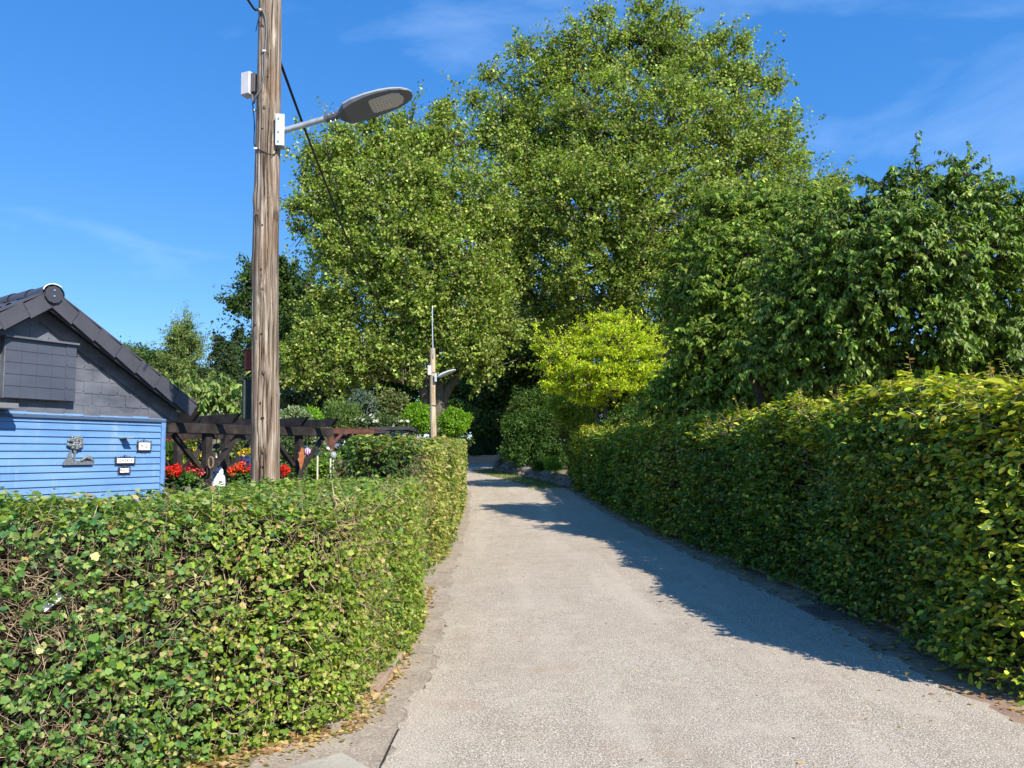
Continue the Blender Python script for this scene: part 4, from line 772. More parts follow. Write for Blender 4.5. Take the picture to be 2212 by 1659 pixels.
    m.poly(out, .012*s, M @ Matrix.Translation((0, 0, -.017*s))); m.build('lens', LENS, root)
    m = MB()
    for i in range(5):
        for j in range(4): m.box((xs+(.43+i*.032)*s, (-.048+j*.032)*s, -.026*s), (.022*s, .022*s, .004*s), M)
    m.build('led_array', LEDM, root)
    return root
lamp('grey street lamp on a galvanised arm, high on the near wooden pole', at(607, 284, 7.44), at(888, 202, 7.3), R(-12), 1.0, None)
# cables in the air
SPAN = [(600, 120, 7.65), (655, 270, 9), (705, 400, 11.5), (760, 540, 14), (810, 640, 17.5), (850, 710, 21), (880, 755, 24.5), (905, 787, 27), (918, 789, 27.6), (929, 776, 27.9)]
oc = tube('overhead_cable', [at(*a) for a in SPAN], .017, BLK, None, 6); tag(oc, 'black cable sagging from the near pole across the trees to the far pole', 'cable')
oc = tube('overhead_cable', [at(520, -25, 6.6), at(548, 18, 7.2), pp(566, 36, .03)], .012, BLK, None, 8); tag(oc, 'short dark cable coming in from the top left to the near pole', 'cable')
m = MB(); m.sph(pp(570, 38, .02), .022, (1.5, 1, 1), 12); m.build('cable_clamp', mat('zinc_clamp', (.35, .35, .33), .5, .5), up_, True)
# far pole
fb = at(937, 960, 28); fb[2] = tz(28)-.1; ft = at(934, 753, 28)
fp = empty('utility_pole', fb, 'slimmer pale wooden pole farther along, behind the taller hedge, with a thin mast on top', 'pole')
link('post', pole_mesh(fb, ft, .12, .098, 20, 40), WOOD2, fp)
m = MB(); m.cyl((ft[0], ft[1], ft[2]+.006), .1, .012, None, 20); m.build('post_top', WOOD2, fp)
tube('mast', [ft+np.array([.03, -.1, -.4]), at(934, 700, 27.9), at(934, 660, 27.9)], .022, GALV, fp, 8)
m = MB(); q = at(928, 800, 27.9); m.box(q, (.13, .13, .36), bevel=.01); m.build('switch_box', GBX, fp)
tube('cable', [q+np.array([-.05, -.1, -.15]), q+np.array([-.12, -.1, -.4]), q+np.array([0, -.1, -.6])], .012, BLK, fp, 5)
for yy in (805, 876): m = MB(); c_ = at(937, yy, 28); m.cyl((c_[0], c_[1], c_[2]), .118, .03, None, 20); m.build('band', mat('steel_band', (.15, .14, .12), .5, .5), fp)
lamp('pale street lamp on the far wooden pole, in front of the left plane tree', at(941, 815, 27.85), at(984, 799, 27.7), R(-5), .95, None, True)
# bird boxes on the back-left of the near pole
RED = nmat('faded_red_paint', [(.25, .045, .035), (.34, .075, .06)], (10, 10, 10), .8, .1)
DRK = nmat('dark_green_felt', [(.03, .045, .04), (.055, .07, .06)], (10, 10, 10), .85, .1)
def nestbox(label, px, p0, p1, mt, roofm, w_=.19):
    a = at(px, p0, 7.68); b_ = at(px, p1, 7.68); root = empty('nesting_box', b_, label, 'nesting box'); c = (a+b_)/2; h = a[2]-b_[2]
    M = Matrix.Translation(Vector(c)) @ Matrix.Rotation(R(25), 4, 'Z')
    m = MB(); m.box((0, 0, 0), (w_, w_*.9, h), M, .004); m.build('body', mt, root)
    m = MB(); m.poly([(-w_*.72, -.02), (0, .075), (w_*.72, -.02), (w_*.72, -.004), (0, .095), (-w_*.72, -.004)], w_*1.25, M @ Matrix.Translation((0, 0, h/2+.0)) @ Matrix.Rotation(math.pi/2, 4, 'X')); m.build('roof', roofm, root)
    m = MB(); m.cyl((0, 0, 0), .018, .006, M @ Matrix.Translation((0, w_*.45+.003, h*.2)) @ Matrix.Rotation(math.pi/2, 4, 'X'), 14); m.build('entrance_hole', HOLE, root)
    m = MB(); m.box((w_*.35, -w_*.48, -h*.05), (.03, .02, h*1.15), M); m.build('mounting_batten', BARKD, root)
nestbox('red wooden nesting box behind the left side of the near pole', 546, 757, 800, RED, DRK, .15)
nestbox('dark green nesting box below the red one on the near pole', 543, 822, 905, DRK, mat('roof_felt', (.02, .025, .03), .9), .17)

# ------------------------------------------------------------------ blue cabin
Co = Vector((-4.74, 10.3, 0)); U = Vector((-.5, -.866, 0)); Nf = Vector((.866, -.5, 0))
Mh = Matrix(((U.x, Nf.x, 0, Co.x), (U.y, Nf.y, 0, Co.y), (0, 0, 1, 0), (0, 0, 0, 1)))
cab = empty('garden_cabin', Co, 'small cabin with sky blue boards and a dark slate gable, left of the pergola', 'cabin')
BLUE = nmat('blue_boards', [(.1, .215, .43), (.13, .265, .495), (.16, .3, .53)], (1.2, 1.2, 6), .6, .12, 40, speck=[((9, 9, 1.2), (.2, .32, .5), .56, .8), ((14, 14, 2), (.1, .19, .36), .62, .85)])
SLATE = nmat('slate', [(.07, .077, .098), (.115, .123, .15), (.16, .168, .195)], (2.4, 2.4, 5), .5, .2, 40, spec=.45, speck=[((18, 18, 3), (.2, .21, .23), .6, .85)])
TILE = nmat('dark_roof_tile', [(.05, .05, .062), (.075, .073, .088)], (4, 4, 4), .5, .12, 50, spec=.45)
NAVY = mat('soffit_paint', (.045, .05, .065), .7)
RA, RZ_, SL = 1.69, 3.655, .62       # ridge position along the facade, height, slope
def rz(a): return RZ_-abs(a-RA)*SL
WTOP = 2.28; W2 = 2*RA
m = MB(); z = 0.06; i = 0
while z < WTOP:
    h = .081; m.poly([(0, 0), (.011, 0), (.02, .008), (.018, .018), (.004, h-.002), (0, h-.002)], W2-.1, Mh @ Matrix.Translation((W2/2, 0, z)) @ Matrix(((0, 0, 1, 0), (1, 0, 0, 0), (0, 1, 0, 0), (0, 0, 0, 1)))); z += .0845
m.build('siding', BLUE, cab)
m = MB(); m.box((W2/2, -1.96, 1.14), (W2, 3.9, 2.26), Mh); m.build('walls', BLUE, cab)
for a in (.02, W2-.02):
    m = MB(); m.box((a, .012, 1.14), (.065, .05, 2.26), Mh, .004); m.build('corner_board', BLUE, cab)
def clip_gable(bm, off=0.0, amin=-.14):
    for sgn in (1, -1):
        # keep z < RZ - SL*|a-RA| - off
        pn = Mh.to_3x3() @ Vector((-sgn*SL, 0, -1)).normalized(); pc_ = Mh @ Vector((RA, 0, RZ_-off))
        bmesh.ops.bisect_plane(bm, geom=bm.verts[:]+bm.edges[:]+bm.faces[:], plane_co=pc_, plane_no=pn, clear_inner=True)
m = MB(); z = WTOP-.03; row = 0
while z < RZ_:
    x = -.2-(.11 if row % 2 else 0)
    while x < W2+.2:
        M = Mh @ Matrix.Translation((x, .012+.004*RNG.random(), z)) @ Matrix.Rotation(R(2.4+RNG.normal(0, .15)), 4, 'X') @ Matrix.Rotation(math.pi/2, 4, 'X')
        m.poly([(.03, 0), (.218, 0), (.218, .17), (0.001, .17), (0.001, .035)], .007, M); x += .22
    z += .15; row += 1
clip_gable(m.bm, .1); m.build('gable_slates', SLATE, cab)
m = MB(); m.poly([(-.19, WTOP-.02), (W2+.19, WTOP-.02), (W2+.19, RZ_-.1-SL*(RA+.19)), (RA, RZ_-.1), (-.19, RZ_-.1-SL*(RA+.19))], .04, Mh @ Matrix.Translation((0, -.03, 0)) @ Matrix.Rotation(math.pi/2, 4, 'X')); m.build('gable_backing', NAVY, cab)
# slate border course under the verge
m = MB()
Ls = math.hypot(1, SL)
for sgn in (1, -1):
    d = Vector((sgn, 0, -SL)).normalized(); nn_ = Vector((sgn*SL, 0, 1)).normalized()
    k = 0
    while k*.2 < 2.15:
        p0 = Vector((RA, .035, RZ_-.12))+d*(k*.2); Mx = Matrix(((d.x, -nn_.x, 0, p0.x), (0, 0, 1, p0.y), (d.z, -nn_.z, 0, p0.z), (0, 0, 0, 1)))
        m.poly([(0, 0), (.215, 0), (.215, .13), (.19, .15), (0, .15)], .008, Mh @ Mx @ Matrix.Rotation(R(1.5), 4, 'Y')); k += 1
m.build('slate_border', SLATE, cab)
OV = .27
rf = None
for sgn in (1, -1):
    m = MB(); n_row = 7; Lr = 2.28
    d = Vector((sgn, 0, -SL)).normalized(); nn_ = Vector((sgn*SL, 0, 1)).normalized()
    # profiled tiles: wavy strips, each course lifted at its lower edge
    rows = 7; nb = 130
    vsr = []
    for r_ in range(rows):
        for e in (0, 1):
            ring = []
            for b_ in range(nb+1):
                bb_ = OV-.03-(4.3)*b_/nb; wv = .016*math.cos(2*math.pi*(bb_/.3))+.016
                p = Vector((RA, bb_, RZ_))+d*((r_+e)*Lr/rows+(.02 if e else 0))+nn_*(.03*e+wv+.005); ring.append(m.bm.verts.new(Mh @ p))
            vsr.append(ring)
    for q in range(len(vsr)-1):
        for b_ in range(nb): m.bm.faces.new((vsr[q][b_], vsr[q][b_+1], vsr[q+1][b_+1], vsr[q+1][b_]))
    rf = m.build('roof', TILE, cab, False)
    # solid deck below the tiles
    m = MB(); Mx = Matrix(((d.x, 0, nn_.x, RA), (0, 1, 0, 0), (d.z, 0, nn_.z, RZ_), (0, 0, 0, 1))); m.box((Lr/2, OV/2-2.1, -.035), (Lr-.02, OV+4.1, .05), Mh @ Mx); m.build('roof_deck', NAVY, cab)
    # verge tiles
    for k in range(7):
        a0 = .03+k*.325; m = MB(); th = .335
        m.poly([(0, -.13), (th, -.155), (th, .022), (0, .045)], .022, Mh @ Mx @ Matrix.Translation((a0, OV+.012, .0)) @ Matrix.Rotation(math.pi/2, 4, 'X'))
        m.box((a0+th/2, OV-.05, .05), (th, .14, .018), Mh @ Mx @ Matrix.Rotation(0, 4, 'Y')); m.build('verge_tile', TILE, cab)
    m = MB(); m.box((Lr/2, OV-.03, -.09), (Lr-.05, .025, .14), Mh @ Mx); m.box((Lr/2, OV/2, -.075), (Lr-.05, OV-.05, .015), Mh @ Mx); m.build('barge_board', NAVY, cab)
# ridge
m = MB(); seg = 14
for k in range(11):
    b0 = OV+.05-k*.39; b1 = b0-.42; V = []
    for (bb_, rr_) in ((b0, .125), (b1, .112)):
        V.append([m.bm.verts.new(Mh @ Vector((RA+rr_*math.cos(math.pi*(i/seg)*1.1-.157), bb_, RZ_+.0+rr_*math.sin(math.pi*(i/seg)*1.1-.157)*.85))) for i in range(seg+1)])
    for i in range(seg): m.bm.faces.new((V[0][i], V[0][i+1], V[1][i+1], V[1][i]))
rg = m.build('ridge_tiles', TILE, cab, True)
m = MB(); m.cyl((0, 0, 0), .103, .02, Mh @ Matrix.Translation((RA, OV+.045, RZ_-.01)) @ Matrix.Rotation(math.pi/2, 4, 'X'), 10); re = m.build('ridge_end_cap', NAVY, cab)
m = MB()
for zz in (.04, -.03): m.cyl((0, 0, 0), .009, .01, Mh @ Matrix.Translation((RA, OV+.06, RZ_+zz)) @ Matrix.Rotation(math.pi/2, 4, 'X'), 10)
m.build('screw', mat('bright_screw', (.7, .7, .7), .3, .7), re)
arc = [Mh @ Vector((RA+.128*math.cos(a), OV+.055, RZ_+.112*math.sin(a))) for a in np.linspace(.25, math.pi-.9, 9)]
tube('ridge_trim', [tuple(p) for p in arc], .007, mat('white_mortar', (.75, .75, .75), .7), cab, 6)
# slate-clad hatch in the gable
sh = MB(); sh.box((RA, .07, 2.77), (.8, .07, .68), Mh); shp = sh.build('hatch', SLATE, cab)
m = MB()
for r_ in range(5):
    for c_ in range(4):
        x0 = RA-.4+.17*c_+.07; 
        M = Mh @ Matrix.Translation((x0+.04, .112, 2.435+r_*.135)) @ Matrix.Rotation(R(2.5), 4, 'X') @ Matrix.Rotation(math.pi/2, 4, 'X'); m.poly([(.0, 0), (.168, 0), (.168, .15), (0, .15)], .007, M)
    M = Mh @ Matrix.Translation((RA-.405, .118, 2.435+r_*.135)) @ Matrix.Rotation(R(2.5), 4, 'X') @ Matrix.Rotation(math.pi/2, 4, 'X'); m.poly([(0, 0), (.1, 0), (.125, .03), (.125, .15), (0, .15)], .008, M)
m.build('hatch_slates', nmat('smooth_hatch_slate', [(.055, .062, .085), (.075, .083, .11)], (2, 2, 4), .4, .05, 40, spec=.5), shp)
m = MB(); m.box((RA, .1, 3.125), (.83, .12, .022), Mh); m.build('hatch_flashing', SLATE, shp)
m = MB(); m.box((RA+.74, .16, 2.33), (.86, .24, .06), Mh @ Matrix.Translation((0, 0, 0)), .01); m.build('awning_case', mat('grey_awning', (.17, .175, .185), .6), cab)
m = MB(); m.box((RA, .03, WTOP-.04), (W2+.02, .03, .03), Mh); m.build('drip_batten', mat('dark_blue_batten', (.06, .1, .17), .7), cab)
# things on the blue wall
def fpx(px, py):   # facade-plane point (a, z) under a pixel
    r = ray(px, py); nrm_ = np.array(Nf); t = (np.array(Co)-CP)@nrm_/(r@nrm_); p = CP+r*t; return float((p-np.array(Co))@np.array(U)), float(p[2])
METAL = nmat('grey_metal_relief', [(.1, .11, .12), (.2, .22, .23), (.3, .32, .33)], (60, 60, 60), .5, .3, metal=.4)
a0, z0 = fpx(168, 998); orn = empty('wall_relief', Mh @ Vector((a0, .04, z0)), 'grey metal relief of a tree over a small landscape, fixed to the blue boards', 'wall ornament')
def MF(a, z, b=.035): return Mh @ Matrix.Translation((a, b, z)) @ Matrix.Rotation(math.pi/2, 4, 'X')
m = MB()   # x grows to the viewer's left, so shapes are mirrored
for i in range(46):
    th = RNG.uniform(0, 6.28); rr_ = RNG.random()**.5; m.sph(Mh @ Vector((a0+.06+.095*rr_*math.cos(th), .045+.01*RNG.random(), z0+.235+.075*rr_*math.sin(th))), .022, (1, 1, .8), 8)
m.build('relief_crown', METAL, orn)
m = MB(); m.poly([(.055, 0), (.075, 0), (.068, .1), (.1, .19), (.085, .19), (.06, .13), (.035, .19), (.025, .185), (.05, .1)], .014, MF(a0-.0, z0)); m.poly([(.085, 0), (.19, 0), (.15, .06), (.12, .14), (.105, .15), (.1, .08)], .014, MF(a0, z0)); m.build('relief_trunks', METAL, orn)
m = MB(); m.poly([(-.17, -.035), (.2, -.035), (.195, 0), (.16, .012), (-.16, .012)], .02, MF(a0, z0))
for i in range(22): m.sph(Mh @ Vector((a0-.16+.0065*i*1.0, .045, z0+.02+.05*math.sin(i/21*3.14)*RNG.uniform(.5, 1))), .02, (1, 1, .8), 8)
m.build('relief_ground', METAL, orn)
a1, z1 = fpx(264, 946); wl = empty('wall_lamp', Mh @ Vector((a1, .02, z1)), 'flat grey solar lamp jutting from the blue boards and casting a long shadow', 'lamp')
m = MB(); m.box((a1, .09, z1), (.1, .17, .012), Mh @ Matrix.Translation((0, 0, 0)), .003); m.build('panel', mat('solar_panel_grey', (.4, .42, .42), .4, .3), wl)
m = MB(); m.box((a1, .022, z1-.015), (.06, .03, .04), Mh); m.build('mount', METAL, wl)
CER = nmat('painted_ceramic', [(.8, .76, .74), (.86, .84, .8), (.8, .6, .52)], (60, 60, 60), .4, 0, pos=[.3, .6, .78])
IRN = mat('wrought_iron', (.035, .03, .035), .6)
INK = mat('ink', (.04, .03, .05), .6)
def sign(label, px, py, w_, h_, text, size):
    a, z = fpx(px, py); root = empty('house_sign', Mh @ Vector((a, .03, z)), label, 'sign')
    m = MB(); m.box((a, .035, z), (w_, .012, h_), Mh, .002); m.build('plate', CER, root)
    m = MB()
    for s_ in (1, -1): m.box((a, .036, z+s_*(h_/2+.005)), (w_+.02, .018, .009), Mh); m.box((a+s_*(w_/2+.005), .036, z), (.009, .018, h_+.02), Mh)
    m.build('frame', IRN, root)
    pts = []
    for s_ in (1, -1):
        tube('scroll', [Mh @ Vector((a-w_*.5, .035, z+s_*h_*.52)), Mh @ Vector((a, .035, z+s_*(h_*.5+.03))), Mh @ Vector((a+w_*.5, .035, z+s_*h_*.52))], .0032, IRN, root, 5)
        tube('scroll', [Mh @ Vector((a+s_*w_*.52, .035, z-h_*.45)), Mh @ Vector((a+s_*(w_*.5+.028), .035, z)), Mh @ Vector((a+s_*w_*.52, .035, z+h_*.45))], .0032, IRN, root, 5)
        for t_ in (1, -1): tube('scroll', [Mh @ Vector((a+s_*(w_*.5+.0), .035, z+t_*h_*.5)), Mh @ Vector((a+s_*(w_*.5+.02), .035, z+t_*(h_*.5+.004))), Mh @ Vector((a+s_*(w_*.5+.018), .035, z+t_*(h_*.5+.022))), Mh @ Vector((a+s_*(w_*.5+.002), .035, z+t_*(h_*.5+.018)))], .0032, IRN, root, 5)
    tube('hanger', [Mh @ Vector((a, .035, z+h_*.5+.015)), Mh @ Vector((a+.012, .035, z+h_*.5+.032)), Mh @ Vector((a, .035, z+h_*.5+.046))], .0035, IRN, root, 5)
    cu = bpy.data.curves.new('lettering', 'FONT'); cu.body = text; cu.size = size; cu.align_x = 'CENTER'; cu.align_y = 'CENTER'; cu.extrude = .001; cu.space_character = 1.25; cu.materials.append(INK)
    o = bpy.data.objects.new('lettering', cu); C.objects.link(o); bpy.context.view_layer.update(); me_ = bpy.data.meshes.new_from_object(o.evaluated_get(bpy.context.evaluated_depsgraph_get())); bpy.data.objects.remove(o); me_.materials.clear(); me_.materials.append(INK); o = bpy.data.objects.new('lettering', me_); C.objects.link(o); o.parent = root; o.matrix_world = Mh @ Matrix.Translation((a, .0435, z)) @ Matrix(((-1, 0, 0, 0), (0, 0, 1, 0), (0, 1, 0, 0), (0, 0, 0, 1)))
    o.matrix_parent_inverse = Matrix.Identity(4); o.matrix_basis = Matrix.Translation(-Vector(root.location)) @ (Mh @ Matrix.Translation((a, .0435, z)) @ Matrix(((-1, 0, 0, 0), (0, 0, 1, 0), (0, 1, 0, 0), (0, 0, 0, 1))))
sign('white ceramic sign reading 9 D in a black iron frame', 308, 964, .165, .1, '9 D', .06)
sign('wide white ceramic sign reading CASA 9 in an iron frame', 267, 995, .235, .062, 'CASA 9', .044)
sign('small white ceramic sign reading KAJO hanging below the wide sign', 265, 1016, .125, .058, 'KAJO', .042)

# ------------------------------------------------------------------ dark pergola
DW = nmat('dark_brown_timber', [(.012, .009, .008), (.026, .02, .017), (.055, .044, .037)], (5, 5, 5), .6, .15, 30, spec=.4)
T = Vector((.5, .866, 0)); NB = Vector((-.866, .5, 0))
pg = empty('pergola', (-4.3, 12.8, 0), 'dark brown timber pergola beside the blue cabin', 'pergola')
Ap = Vector((-4.83, 12.0, 0)); Dp = Vector((-3.86, 13.7, 0)); W_ = 1.95; PZ = 2.21
def post(p, name='post', w_=.115): m = MB(); m.box((p.x, p.y, PZ/2), (w_, w_, PZ), None, .006) if False else m.bar((p.x, p.y, 0), (p.x, p.y, PZ), w_, w_, up=(T.x, T.y, 0), bevel=.006); m.build(name, DW, pg)
posts = [Ap, Dp, Ap+NB*1.45+T*.55, Dp+NB*W_]
for p in posts: post(p)
def beam(a, b, z, w_=.07, h=.15, nm='beam'): m = MB(); m.bar((a.x, a.y, z), (b.x, b.y, z), w_, h, bevel=.005); m.build(nm, DW, pg)
for off in (.09, -.09): beam(Ap-T*1.9+NB*off, Dp+T*.75+NB*off, PZ+.0)
beam(Ap-T*1.5+NB*(W_), Dp+T*.75+NB*W_, PZ-.0)
for k in range(6):
    s0 = -1.35+k*.72; o_ = Ap+T*s0; m = MB(); d = -NB
    L = W_+1.1; st_ = o_+NB*(W_+.45); Mx = Matrix(((d.x, 0, T.x, st_.x), (d.y, 0, T.y, st_.y), (0, 1, 0, PZ+.15), (0, 0, 0, 1)))
    m.poly([(0, .07), (L, .07), (L-.16, -.07), (.16, -.07)], .065, Mx); m.build('rafter', DW, pg)
for p in (Ap, Dp, posts[2], posts[3]):
    for s_ in (1, -1):
        m = MB(); m.bar(p+T*(s_*.02)+Vector((0, 0, PZ-.72)), p+T*(s_*.6)+Vector((0, 0, PZ-.1)), .06, .08, up=(NB.x, NB.y, 0)); m.build('brace', DW, pg)
# picket planter fence along its front
SLT = nmat('grey_pickets', [(.2, .18, .16), (.3, .28, .25), (.38, .36, .33)], (9, 9, 2), .85, .2)
pf = empty('picket_fence', Ap-T*1.2, 'grey picket fence under the red geraniums, between the blue wall and the near pole', 'fence')
fs = Ap-T*1.75-NB*.15; fe = Dp+T*.3-NB*.15; Lf = (fe-fs).length; m = MB()
for i in range(int(Lf/.062)):
    p = fs+T*(i*.062); hh = 1.2+.02*math.sin(i*1.7); m.bar((p.x, p.y, 0), (p.x, p.y, hh), .012, .042, up=(-NB.x, -NB.y, 0)) if False else m.bar((p.x, p.y, 0), (p.x, p.y, hh), .042, .012, up=(NB.x, NB.y, 0))
m.build('pickets', SLT, pf)
m = MB()
for zz in (.35, 1.05): m.bar(fs+NB*.03+Vector((0, 0, zz)), fe+NB*.03+Vector((0, 0, zz)), .03, .07)
m.build('rails', SLT, pf)
GER = [(.03, .09, .02), (.06, .14, .03), (.1, .2, .04)]
def geranium(label, px, py, Y, heads, rcol=[(.75, .02, .02), (.85, .06, .03)]):
    s = Y/F; c = at(px, py, Y); root = empty('geranium', (c[0], c[1], c[2]-.22), label, 'flower', 'geraniums in the boxes on the picket fence')
    m = MB(); m.lathe([(.07, -.12), (.09, .06), (.095, .07)], Matrix.Translation((c[0], c[1], c[2]-.2)), 14); m.build('pot', mat('planter_brown', (.06, .04, .03), .8), root)
    n = 260; d = unit(RNG.normal(size=(n, 3))); P = c+d*np.array([.2, .16, .13])*RNG.random((n, 1))**.4-np.array([0, 0, .06])
    V, T_, K = leaves(P, unit(d+RNG.normal(0, .4, (n, 3))), unit(d+np.array([0, 0, .8])), .06, 'wide', palette(n, GER)); link('foliage', np_mesh('foliage', V, T_, K), LEAFG, root)
    for (hx, hy) in heads:
        q = at(px+hx, py+hy, Y-.1); k = 60; d = unit(RNG.normal(size=(k, 3))); P = q+d*.045; V, T_, K = leaves(P, unit(d*.4+RNG.normal(0, .6, (k, 3))), d, .038, 'oval', palette(k, rcol, None, .1)); link('flower_head', np_mesh('flower_head', V, T_, K), PETAL, root)
geranium('red geranium beside the right edge of the blue wall', 372, 1022, 11.6, [(-8, -8), (2, -4), (10, -12), (8, 2), (14, -4), (-2, 4)])
geranium('pinkish red geranium just left of the front pergola post', 425, 1022, 12, [(-14, -10), (-6, -4), (4, -8), (10, -2), (-18, -14)], [(.8, .08, .08), (.8, .2, .2)])
geranium('orange-red geranium between the owl and the near pole', 515, 1020, 12.8, [(-16, -4), (-6, -10), (4, -12), (10, -4), (-12, 4), (8, -16)], [(.85, .05, .03), (.85, .16, .04)])
geranium('red geranium peeping out just right of the near pole', 612, 1018, 13, [(-6, -2), (2, -6), (8, 0), (2, 6)])
geranium('small red geranium touching the left edge of the near pole', 545, 1018, 12.9, [(-4, -6), (0, 2), (3, -12)])
bush('bedding_plant', 'fresh green bedding plant between the two left geraniums', [(398,1035,20,10)], 11.8, [(.08, .2, .03), (.13, .27, .04)], n=60, cr=.05, ls=.035, seed=110, stem=False, base=.9, rd=.12)
bush('bedding_plant', 'fresh green bedding plant left of the near pole', [(530,1033,14,9)], 12.9, [(.08, .2, .03), (.13, .27, .04)], n=50, cr=.05, ls=.035, seed=111, stem=False, base=.9, rd=.12)
def petunia(label, px, py, Y, col):
    q = at(px, py, Y); root = empty('petunia', q-np.array([0, 0, .2]), label, 'flower')
    k = 34; d = unit(RNG.normal(size=(k, 3))); V, T_, K = leaves(q+d*.05, unit(RNG.normal(0, .6, (k, 3))+d), d, .05, 'oval', palette(k, col, None, .08)); link('petals', np_mesh('petals', V, T_, K), PETAL, root)
    k = 60; d = unit(RNG.normal(size=(k, 3))); V, T_, K = leaves(q+d*.09-np.array([0, 0, .12]), d, d, .05, 'dia', palette(k, G1)); link('foliage', np_mesh('foliage', V, T_, K), LEAF, root)
    tube('stem', [q-np.array([0, 0, .25]), q], .006, BARKD, root, 5)
petunia('magenta flower cluster left of the white pot', 528, 994, 13.4, [(.65, .06, .5), (.75, .15, .6)])
petunia('pink flower cluster below the magenta one', 533, 1012, 13.3, [(.75, .22, .5), (.7, .35, .6)])
wp = at(535, 997, 13.6); wpe = empty('flower_pot', wp-np.array([0, 0, .2]), 'white plant pot with yellow flowers at the left edge of the near pole', 'flower pot')
m = MB(); m.lathe([(.06, -.14), (.09, .08), (.1, .09), (.1, .11)], Matrix.Translation(Vector(wp)), 18); m.build('pot', mat('white_glaze', (.78, .78, .8), .3), wpe)
q = at(533, 979, 13.6); k = 90; d = unit(RNG.normal(size=(k, 3))); V, T_, K = leaves(q+d*np.array([.12, .1, .06]), unit(RNG.normal(0, .6, (k, 3))+d), d, .05, 'oval', palette(k, [(.8, .6, .02), (.7, .5, .02)])); link('blossom', np_mesh('blossom', V, T_, K), PETAL, wpe)
tube('stem', [wp, q], .012, BARKD, wpe, 5)
# owl, bell, rope, iron leaf, glass ball, trellis posts
ob = at(470, 1056, 12.5); ot = at(471, 1010, 12.5); H = ot[2]-ob[2]; ob[2] -= .12; H += .12
OWL = nmat('white_owl_paint', [(.35, .37, .42), (.72, .74, .8), (.8, .82, .86)], (28, 28, 40), .6, .3, pos=[.36, .5, .62])
ow = empty('owl_figure', ob, 'white painted owl figure standing between the two front pergola posts', 'garden figure')
m = MB(); m.lathe([(.05, 0), (.085, .03), (.105, H*.35), (.1, H*.6), (.085, H*.72), (.088, H*.82), (.08, H*.93), (.04, H)], Matrix.Translation(Vector(ob)), 20); m.build('body', OWL, ow, True)
for s_ in (1, -1):
    m = MB(); m.cyl((0, 0, 0), .022, .05, Matrix.Translation(Vector(ob)+Vector((s_*.055, 0, H*.98))), 8, .002); m.build('ear_tuft', OWL, ow)
    m = MB(); m.sph(Vector(ob)+Vector((s_*.033, -.078, H*.84)), .016, (1, .6, 1), 12); m.build('eye', mat('owl_eye', (.05, .04, .02), .2), ow)
    m = MB(); m.sph(Vector(ob)+Vector((s_*.09, .01, H*.45)), .06, (.5, .9, 2.2), 14); m.build('wing', OWL, ow, True)
m = MB(); m.cyl((0, 0, 0), .012, .03, Matrix.Translation(Vector(ob)+Vector((0, -.09, H*.78))) @ Matrix.Rotation(R(120), 4, 'X'), 8, .001); m.build('beak', mat('owl_beak', (.2, .17, .12), .5), ow)
BRZ = nmat('aged_bronze', [(.12, .09, .07), (.28, .22, .18)], (20, 20, 20), .4, .1, metal=.7)
bp_ = at(467, 982, 12.35); be = empty('bell', bp_, 'small bronze bell hanging from the pergola above the owl', 'bell')
m = MB(); m.lathe([(.055, -.06), (.05, -.05), (.043, 0), (.04, .04), (.022, .065), (.008, .07)], Matrix.Translation(Vector(bp_)), 18); m.build('dome', BRZ, be, True)
tube('rope', [bp_+np.array([0, 0, -.02]), bp_+np.array([.005, 0, -.12]), bp_+np.array([-.005, 0, -.22])], .008, mat('white_rope', (.7, .68, .6), .9), be, 6)
m = MB(); M = Matrix.Translation(Vector(bp_)+Vector((0, 0, .13))); m.poly([(-.06, -.03), (-.05, .02), (-.02, .05), (.03, .05), (.07, .03), (.06, -.02), (.02, -.04)], .012, M @ Matrix.Rotation(math.pi/2, 4, 'X')); m.build('bracket', BRZ, be)
tube('hook', [bp_+np.array([0, 0, .06]), bp_+np.array([0, 0, .2]), bp_+np.array([.02, .03, .42])], .006, IRN, be, 6)
rp = at(457, 999, 11.82); ro = tube('rope_coil', [rp+np.array([.035*math.sin(t*1.0), -.004*t, .085*math.cos(t*1.0)]) for t in np.linspace(0, 12.5, 40)], .009, nmat('old_rope', [(.12, .08, .05), (.3, .22, .15)], (50, 50, 50), .9, .3), None, 6, k=2); tag(ro, 'coil of brown rope hung on the front face of the front pergola post', 'rope')
ip = at(651, 990, 13.45); RUST = nmat('rusty_steel', [(.2, .06, .02), (.34, .11, .04), (.42, .17, .07)], (12, 12, 12), .85, .2)
m = MB(); sil = [(.0, .27), (.05, .2), (.045, .1), (.075, .06), (.05, .0), (.04, -.1), (.02, -.17), (-.005, -.27), (-.035, -.18), (-.04, -.1), (-.075, -.02), (-.045, .02), (-.04, .09), (-.065, .13), (-.02, .16)]
m.poly([(x*.9, y*.74) for x, y in sil], .006, Matrix.Translation(Vector(ip)) @ Matrix.Rotation(R(20), 4, 'Z') @ Matrix.Rotation(math.pi/2, 4, 'X'))
o = m.build('rusty_leaf', RUST, None); tag(o, 'orange rusty sheet metal cut-out on the right pergola post', 'ornament'); setorigin(o)
gb = at(664, 976, 14); ge = empty('glass_ornament', gb-np.array([0, 0, .9]), 'purple and white striped glass ball on a thin rod, right of the rusty cut-out', 'garden ornament')
m = MB(); m.sph(gb, .062, (1, 1, 1.25), 20)
